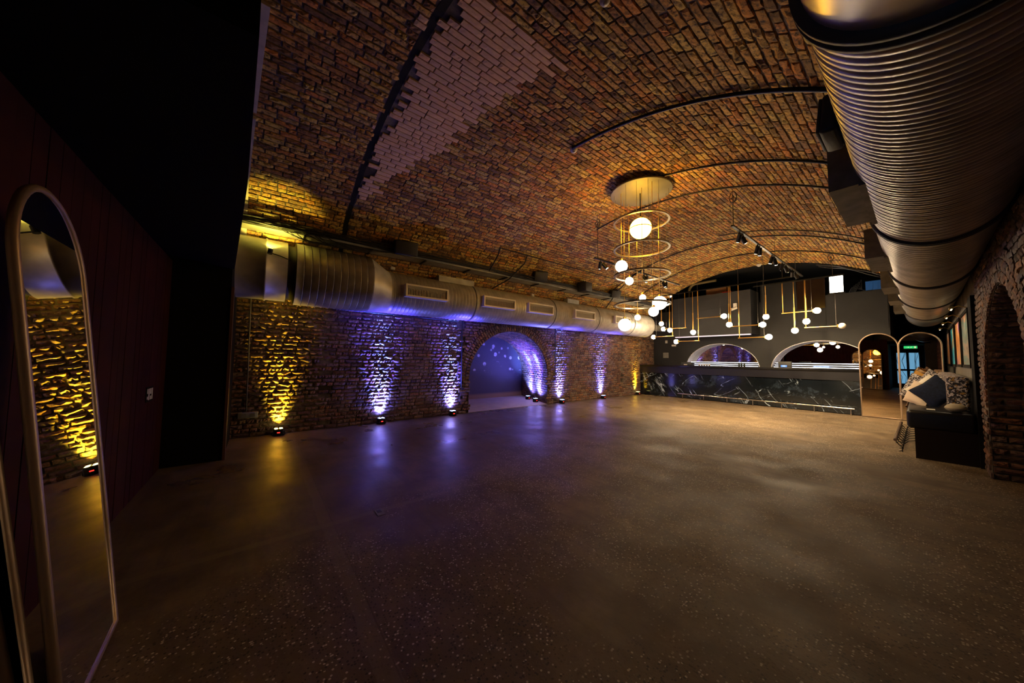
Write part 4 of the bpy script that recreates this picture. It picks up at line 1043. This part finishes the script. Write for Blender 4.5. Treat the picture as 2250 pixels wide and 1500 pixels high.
for k, (x_, h) in enumerate(((-5.62, .17), (-3.85, .12), (-3.78, .16), (-3.70, .11))):
    q = MB(); q.lathe([(.001, 1.22), (.03, 1.22), (.03, 1.22 + h * .6), (.012, 1.22 + h * .75), (.012, 1.22 + h), (.001, 1.22 + h)], (x_, 12.88, 0), 'Z', 12)
    tag(q.build('bottle', mat('bottle_glass', (.02, .025, .015), .15) if k == 0 else bpy.data.materials['bottle_glass']), ['dark bottle at left foot of left arch', 'short dark bottle leftmost of three before left arch', 'tall dark bottle in middle of three before left arch', 'dark bottle rightmost of three before left arch'][k], 'bottle')
q = MB(); q.bevbox((-2.1, YW + .05, 1.15), (-1.75, YW + .13, 1.26), .01, 2); tag(q.build('glass_washer_tray', mat('lit_blue_acrylic', (.2, .35, .8), .2, emis=(.15, .35, 1), es=.8)), 'glowing blue acrylic tray inside the right arch', 'tray')
# small items on black wall at left end
for (a, b, z0, z1, m, nm, lab) in ((-6.72, -6.63, 2.12, 2.24, WHITE, 'switch_plate', 'small white switch high on black wall corner'), (-6.45, -6.28, 1.98, 2.05, WHITE, 'switch_plate', 'small cream socket lower right of white switch'), (-6.82, -6.60, 1.5, 1.72, GALVP, 'notice_board', 'grey notice board on black wall left of arch')):
    q = MB(); q.bevbox((a, YW - .025, z0), (b, YW, z1), .005, 1); tag(q.build(nm, m), lab, 'notice' if nm == 'notice_board' else 'switch')
t = thing('security_camera', 'white security camera on the black bulkhead', 'camera', (-3.85, 12.6, 3.2))
q = MB(); q.bevbox((-3.90, 12.62, 3.22), (-3.80, 12.69, 3.36), .01, 2); q.build('mount', WHITE, t)
q = MB(); q.tube([(-3.80, 12.62, 3.20), (-3.93, 12.50, 3.13)], .045, 14); q.build('body', WHITE, t)
q = MB(); q.tube([(-3.93, 12.50, 3.13), (-3.945, 12.487, 3.122)], .034, 14); q.build('lens', BLACK, t)
pts = [(-5.9 + 2.05 * i / 20, 12.682, 3.24 + .03 * math.sin(i * .5) + .04 * i / 20) for i in range(21)]; q = MB(); q.tube(pts, .006, 5); tag(q.build('cable', CABLE), 'thin black cable running across bulkhead to camera', 'cable')
# store level objects
t = thing('lantern', 'bright frosted glass lantern on top of bar wall', 'lantern', (-1.45, 13.7, 3.45))
for k in range(5):
    q = MB(); q.box((-1.66 + k * .06, 13.66, 3.50), (-1.612 + k * .06, 13.70, 4.0)); q.build('glass_panel', mat('lantern_glass', (.9, .9, .85), .3, emis=(1, .87, .68), es=14) if k == 0 else bpy.data.materials['lantern_glass'], t)
q = MB(); q.box((-1.70, 13.62, 3.46), (-1.33, 13.8, 3.50)); q.build('base', BLACKM, t)
t = thing('storage_crate', 'blue plastic crate on bar wall beside duct', 'crate', (-.8, 13.7, 3.45))
q = MB(); q.box((-.92, 13.65, 3.455), (-.56, 13.95, 3.72)); q.build('body', BLUEP, t)
for k in range(4): q = MB(); q.box((-.90 + k * .09, 13.64, 3.48), (-.87 + k * .09, 13.65, 3.70)); q.build('rib', BLUEP, t)
t = thing('storage_crate', 'brown wooden crate on top of black bulkhead', 'crate', (-4.5, 13.1, 3.78))
for k in range(4): q = MB(); q.box((-4.85, 12.95, 3.785 + k * .07), (-4.2, 12.97, 3.845 + k * .07)); q.build('slat', WOODC, t)
q = MB(); q.box((-4.85, 12.97, 3.785), (-4.2, 13.3, 4.05)); q.build('body', WOODC, t)
q = MB(); q.bevbox((-4.30, 12.84, 3.785), (-4.02, 12.94, 3.84), .01, 2); tag(q.build('cloth_bundle', REDP), 'flat red bundle beside wooden crate on bulkhead', 'bundle')
t = thing('vent_pipe', 'yellowish bent pipe in the store above the bulkhead', 'pipe', (-5, 13.3, 3.8))
pts = [(-5.55, 13.2, 3.55)] + [(-5.55 + .25 * (1 - math.cos(PI / 2 * i / 6)), 13.2, 4.12 + .25 * math.sin(PI / 2 * i / 6)) for i in range(7)] + [(-4.6, 13.2, 4.38)]
q = MB(); q.tube(pts, .05, 12); q.build('pipe_run', mat('dull_yellow_pipe', (.20, .14, .05), .5, .3), t)
for k, (x_, z_, r_, lab) in enumerate(((-3.3, 3.62, .10, 'round brown pot leftmost on the dark store shelf'), (-2.95, 3.62, .13, 'brown rounded jar in middle of store shelf'), (-2.62, 3.60, .11, 'wide brown bowl rightmost on store shelf'))):
    q = MB(); q.lathe([(.001, 3.46), (r_ * .6, 3.46), (r_, 3.46 + r_), (r_ * .9, 3.46 + r_ * 1.7), (r_ * .5, 3.46 + r_ * 2.1), (.001, 3.46 + r_ * 2.1)], (x_, 14.0, 0), 'Z', 20); tag(q.build('storage_jar', WOODC), lab, 'jar')
q = MB()
for k in range(5):
    q.tube([(-1.25 + .03 * k, 13.72, 3.47), (-1.2 + .05 * k, 13.7, 3.6 + .05 * k), (-1.0, 13.75, 3.52), (-.95 + .02 * k, 13.7, 3.47)], .007, 5)
tag(q.build('cable_coil', CABLE), 'loose coil of black cable between lantern and crate', 'cable')
q = MB(); q.tube([(-1.75 + 1.3 * i / 14, 12.32, vz(-1.75 + 1.3 * i / 14) - .06 - .01 * math.sin(i)) for i in range(15)], .02, 6); q.tube([(-1.7 + 1.2 * i / 14, 12.30, vz(-1.7 + 1.2 * i / 14) - .11 - .02 * math.sin(i * .7)) for i in range(15)], .012, 6); tag(q.build('cable', CABLE), 'black cables following vault edge above the lantern', 'cable')

# ================================================================== ARCHED MIRRORS
def arched_mirror(x0, x1, yf, yt, h, label, glass, group, yaw=0.0):
    w_ = x1 - x0; r = w_ / 2; cx = (x0 + x1) / 2; t = thing('arched_mirror', label, 'mirror', (cx, yf, 0), group)
    L_ = h; tilt = math.atan2(yt - yf, h)
    K = 24
    def P(u, v, d): return (cx + u, yf + yaw * u + v * math.sin(tilt) + d * math.cos(tilt) * SD, v * math.cos(tilt) - d * math.sin(tilt) * SD + .0)
    SD = 1 if yt <= yf and yf < 5 else -1            # outward face direction
    path = [(-r, .02), (-r, h * .25), (-r, h * .5)] + [(-r * math.cos(PI * k / K), h - r + r * math.sin(PI * k / K)) for k in range(K + 1)] + [(r, h * .5), (r, h * .25), (r, .02)]
    q = MB(); q.tube([P(u, v, .0) for u, v in path], .016, 8, closed=True); q.build('frame', FRAMEB, t)
    q = MB(); ins = [(u * .97, min(v, h - .02)) for u, v in path]
    vs = [P(u, v, .006) for u, v in ins]; q.add(vs, [tuple(range(len(vs))) if SD < 0 else tuple(range(len(vs)))[::-1]])
    q.build('mirror_glass', glass, t)
    q = MB(); vs = [P(u, v, -.006) for u, v in ins]; q.add(vs, [tuple(range(len(vs)))]); q.build('backing', BLACK, t)
    q = MB(); q.tube([P(0, h * .7, -.012), (cx, (P(0, h * .7, 0)[1] - SD * .10), 0.0)], .008, 6); q.build('easel_leg', BLACK, t) if SD < 0 else None
    return t
arched_mirror(-1.00, -.345, 12.35, 12.35, 2.13, 'arched bronze mirror standing directly beside the bar', MIRRORB, 'arched mirrors beside the bar')
arched_mirror(-.335, .30, 12.33, 12.33, 2.12, 'arched mirror standing between first mirror and bench', MIRRORB, 'arched mirrors beside the bar')
arched_mirror(-2.63, -1.97, -.52, -.75, 2.10, 'arched mirror leaning on dark red boards reflecting yellow wall', MIRROR, 'arched mirrors leaning on the boards', .04)
arched_mirror(-1.945, -1.285, -.52, -.80, 2.10, 'arched mirror cut by the left edge of the photo', MIRROR, 'arched mirrors leaning on the boards', .095)

# exit sign above the entrance door
YB = YD + .1
t = thing('exit_sign', 'green exit sign above the entrance door', 'sign', (-.45, YB, 2.2))
q = MB(); q.bevbox((-.60, YB - .01, 2.17), (-.10, YB + .03, 2.33), .006, 1); q.build('housing', WHITE, t)
q = MB(); q.box((-.58, YB + .031, 2.185), (-.12, YB + .034, 2.315)); q.build('panel', mat('exit_green', (.02, .4, .15), .4, emis=(.03, .9, .35), es=1.5), t)
q = MB(); q.box((-.22, YB + .035, 2.20), (-.16, YB + .037, 2.30)); q.tube([(-.34, YB + .037, 2.22), (-.32, YB + .037, 2.25), (-.30, YB + .037, 2.28)], .008, 5); q.tube([(-.36, YB + .037, 2.25), (-.30, YB + .037, 2.26)], .006, 5); q.box((-.50, YB + .035, 2.245), (-.42, YB + .037, 2.255)); q.add([(-.42, YB + .036, 2.23), (-.40, YB + .036, 2.25), (-.42, YB + .036, 2.27)], [(0, 1, 2), (2, 1, 0)])
q.build('pictogram', mat('exit_white', (.8, .9, .8), .4, emis=(.7, 1, .8), es=1.5), t)
YB = YBs
# small notice on the red boards
t = thing('notice_plate', 'small faded white notice on the dark red boards', 'sign', (-5.1, YB, 1.1))
q = MB(); q.box((-5.28, YB + .004, .90), (-5.02, YB + .008, 1.06)); q.build('plate', BLACK, t)
q = MB()
for k, (a, b, c, d) in enumerate(((-5.26, -5.22, .92, 1.04), (-5.20, -5.15, .98, 1.04), (-5.20, -5.16, .92, .96), (-5.13, -5.09, .92, 1.04), (-5.07, -5.04, .99, 1.04), (-5.07, -5.04, .93, .96))): q.box((a, YB + .009, c), (b, YB + .010, d))
q.build('lettering', WHITE, t)

# ================================================================== BENCH, CUSHIONS, PAINTINGS
BY0, BY1 = 7.66, 12.1
be = thing('bench_seat', 'long black leather bench against the right wall', 'bench', (.15, 9.9, 0))
q = MB(); q.box((-.10, BY0 + .01, 0), (.44, BY1, .44)); q.build('plinth', PLINTHM, be)
q = MB(); q.bevbox((-.17, BY0, .43), (.44, BY1, .70), .05, 5); q.build('seat', LEATHER, be)
q = MB(); q.bevbox((.22, 8.12, .69), (.42, BY1, 1.20), .035, 4); q.build('backrest', PAT2, be)
pn = MB(); pn.box((.44, BY0 - .04, 0), (.488, 8.05, 2.33)); pn.build('end_panel', BLACK, be)
q = MB(); q.box((.475, 8.05, 1.10), (.489, 16.5, 2.36)); tag(q.build('backing_board', mat('grey_board', (.16, .15, .13), .6, var=(3, .2))), 'pale grey board carrying the paintings', 'board')
pc = [[(.12, .10, .09), (.45, .16, .05), (.10, .30, .28), (.55, .42, .30), (.10, .12, .10)], [(.40, .08, .02), (.75, .30, .06), (.80, .42, .14), (.55, .20, .30), (.25, .08, .3)],
      [(.30, .22, .10), (.03, .28, .45), (.05, .45, .60), (.45, .30, .10), (.35, .15, .05)], [(.10, .10, .12), (.30, .25, .22), (.60, .22, .05), (.15, .15, .2), (.3, .3, .3)]]
labs = ['framed abstract painting nearest the camera, orange and green', 'framed abstract painting in orange and violet', 'framed abstract painting in bright blue and ochre', 'framed abstract painting furthest away, grey and orange']
for k, (a, b) in enumerate(((8.15, 9.55), (9.80, 11.15), (11.45, 12.9), (13.3, 14.9))):
    t = thing('framed_painting', labs[k], 'painting', (.46, (a + b) / 2, 1.8), 'framed abstracts on the right wall'); x0 = .435; F = .05; z0, z1 = 1.33, 2.22
    q = MB(); q.box((x0, a, z0), (.474, a + F, z1)); q.box((x0, b - F, z0), (.474, b, z1)); q.box((x0, a + F, z0), (.474, b - F, z0 + F)); q.box((x0, a + F, z1 - F), (.474, b - F, z1)); q.build('frame', BLACK, t)
    q = MB(); q.box((x0 + .012, a + F, z0 + F), (.470, b - F, z1 - F)); q.build('canvas', painting_material('painting_%s' % 'abcd'[k], pc[k], k * 3.3), t)
    yc = (a + b) / 2; t2 = thing('picture_light', 'brass picture light over ' + ['the nearest painting', 'the orange painting', 'the blue painting', 'the furthest painting'][k], 'picture light', (.4, yc, 2.3), 'brass picture lights')
    q = MB(); q.tube([(.47, yc, 2.29), (.40, yc, 2.33), (.34, yc, 2.30)], .008, 6); q.build('arm', GOLD, t2)
    q = MB(); q.tube([(.33, yc - .14, 2.295), (.33, yc + .14, 2.295)], .024, 10); q.build('shade', GOLD, t2)
    q = MB(); q.box((.322, yc - .12, 2.268), (.338, yc + .12, 2.271)); q.build('lamp', mat('picture_lamp', (1, .9, .7), .3, emis=(1, .8, .5), es=3) if k == 0 else bpy.data.materials['picture_lamp'], t2)
    spot('picture_beam', (.30, yc, 2.262), (.22, 0, -1), 9, 120, .8, (1, .80, .52), .05, t2)
def cushion(c, size, th, yaw, lean, roll, m, label, m2=None, cat='cushion'):
    """plump square cushion; local x = thickness axis."""
    N = 12; vs = []; fs = []
    mt = Matrix.Translation(c) @ Matrix.Rotation(yaw, 4, 'Z') @ Matrix.Rotation(lean, 4, 'Y') @ Matrix.Rotation(roll, 4, 'X')
    for sd in (1, -1):
        for i in range(N + 1):
            for j in range(N + 1):
                u, v = i / N * 2 - 1, j / N * 2 - 1
                h = th * (max(0, (1 - abs(u) ** 2.2)) * max(0, (1 - abs(v) ** 2.2))) ** .45
                k_ = 1 - .10 * (1 - abs(u * v)) * max(abs(u), abs(v)) ** 4
                vs.append(mt @ Vector((sd * h, u * size[0] * k_, v * size[1] * k_)))
    for s_ in range(2):
        o_ = s_ * (N + 1) ** 2
        for i in range(N):
            for j in range(N):
                a = o_ + i * (N + 1) + j; f = (a, a + N + 1, a + N + 2, a + 1); fs.append(f if s_ == 0 else f[::-1])
    t = thing('cushion', label, cat, tuple(c), 'cushions on the bench')
    q = MB(); q.add(vs, fs, True); q.build('cover', m, t)
    pts = []
    for u, v in [(-1, -1 + 2 * k / 8) for k in range(8)] + [(-1 + 2 * k / 8, 1) for k in range(8)] + [(1, 1 - 2 * k / 8) for k in range(8)] + [(1 - 2 * k / 8, -1) for k in range(8)]:
        k_ = 1 - .10 * (1 - abs(u * v)); pts.append(tuple(mt @ Vector((0, u * size[0] * k_, v * size[1] * k_))))
    q = MB(); q.tube(pts, .005, 5, closed=True); q.build('piping', m2 or m, t)
Q = PI / 4
cushion((.115, 8.55, .935), (.20, .20), .075, 1.25, .22, Q, NAVY, 'navy velvet cushion standing on its corner')
cushion((.05, 8.95, .93), (.20, .20), .06, 1.15, .2, Q, WHITE, 'white cushion peeking out behind the navy one')
cushion((-.045, 8.72, .88), (.185, .185), .07, .75, .28, .25, CREAMF, 'cream linen cushion at bench front edge')
cushion((-.045, 9.25, .95), (.22, .22), .08, .9, .25, .3, PAT1, 'black and white patterned cushion behind the cream one')
cushion((.10, 9.55, .98), (.23, .23), .08, 1.0, .2, .6, PAT1, 'black and white patterned cushion against the backrest')
cushion((-.02, 9.75, .98), (.22, .22), .07, .8, .2, .35, MUST, 'mustard velvet cushion behind the patterned cushions')
cushion((.0, 10.15, 1.0), (.23, .23), .08, .9, .2, .4, PAT3, 'brown animal print cushion furthest along bench')
t = thing('bolster_cushion', 'small pale oval bolster at the bench near end', 'cushion', (.28, 7.98, .76))
q = MB(); q.sphere((.28, 7.86, .762), .085, 24, 14, (1.15, 1.5, .72)); q.build('cover', BUFF, t); q = MB(); q.tube([(.28 + .098 * math.cos(a * PI / 12), 7.86 + .128 * math.sin(a * PI / 12), .762) for a in range(24)], .004, 5, closed=True); q.build('piping', BUFF, t)
q = MB(); q.box((.02, 7.90, .701), (.10, 8.05, .706)); tag(q.build('menu_card', WHITE), 'small white card lying on the bench seat', 'card')
# wrought iron foot rail beside bench
ir = thing('iron_foot_rail', 'rusty iron foot rail on twig brackets beside bench', 'foot rail', (-.3, 8.8, .15))
q = MB(); q.tube([(-.30, 7.98, .18), (-.30, 10.4, .18)], .022, 12); q.build('rail', mat('worn_iron', (.13, .09, .075), .4, .6), ir)
for k in range(9):
    y = 8.02 + k * .28; q = MB()
    q.tube([(-.30, y, .16), (-.27, y, .11), (-.235, y, .07), (-.235, y, .0)], .007, 6)
    q.tube([(-.235, y, .05), (-.22, y, .12), (-.17, y, .18), (-.10, y, .20)], .007, 6)
    q.tube([(-.30, y, .13), (-.26, y, .155), (-.20, y, .15)], .005, 6); q.tube([(-.235, y, .02), (-.27, y + .02, .002)], .007, 6)
    q.build('bracket', BLACKM, ir)
# floor fittings
t = thing('floor_socket', 'small metal floor box cover in the concrete', 'floor box', (-3.07, .91, 0))
q = MB(); q.bevbox((-3.14, .88, .0), (-3.01, .945, .004), .001, 1); q.build('cover', GALVD, t); q = MB(); q.box((-3.12, .895, .004), (-3.07, .93, .0055)); q.build('lid', SEAM, t)
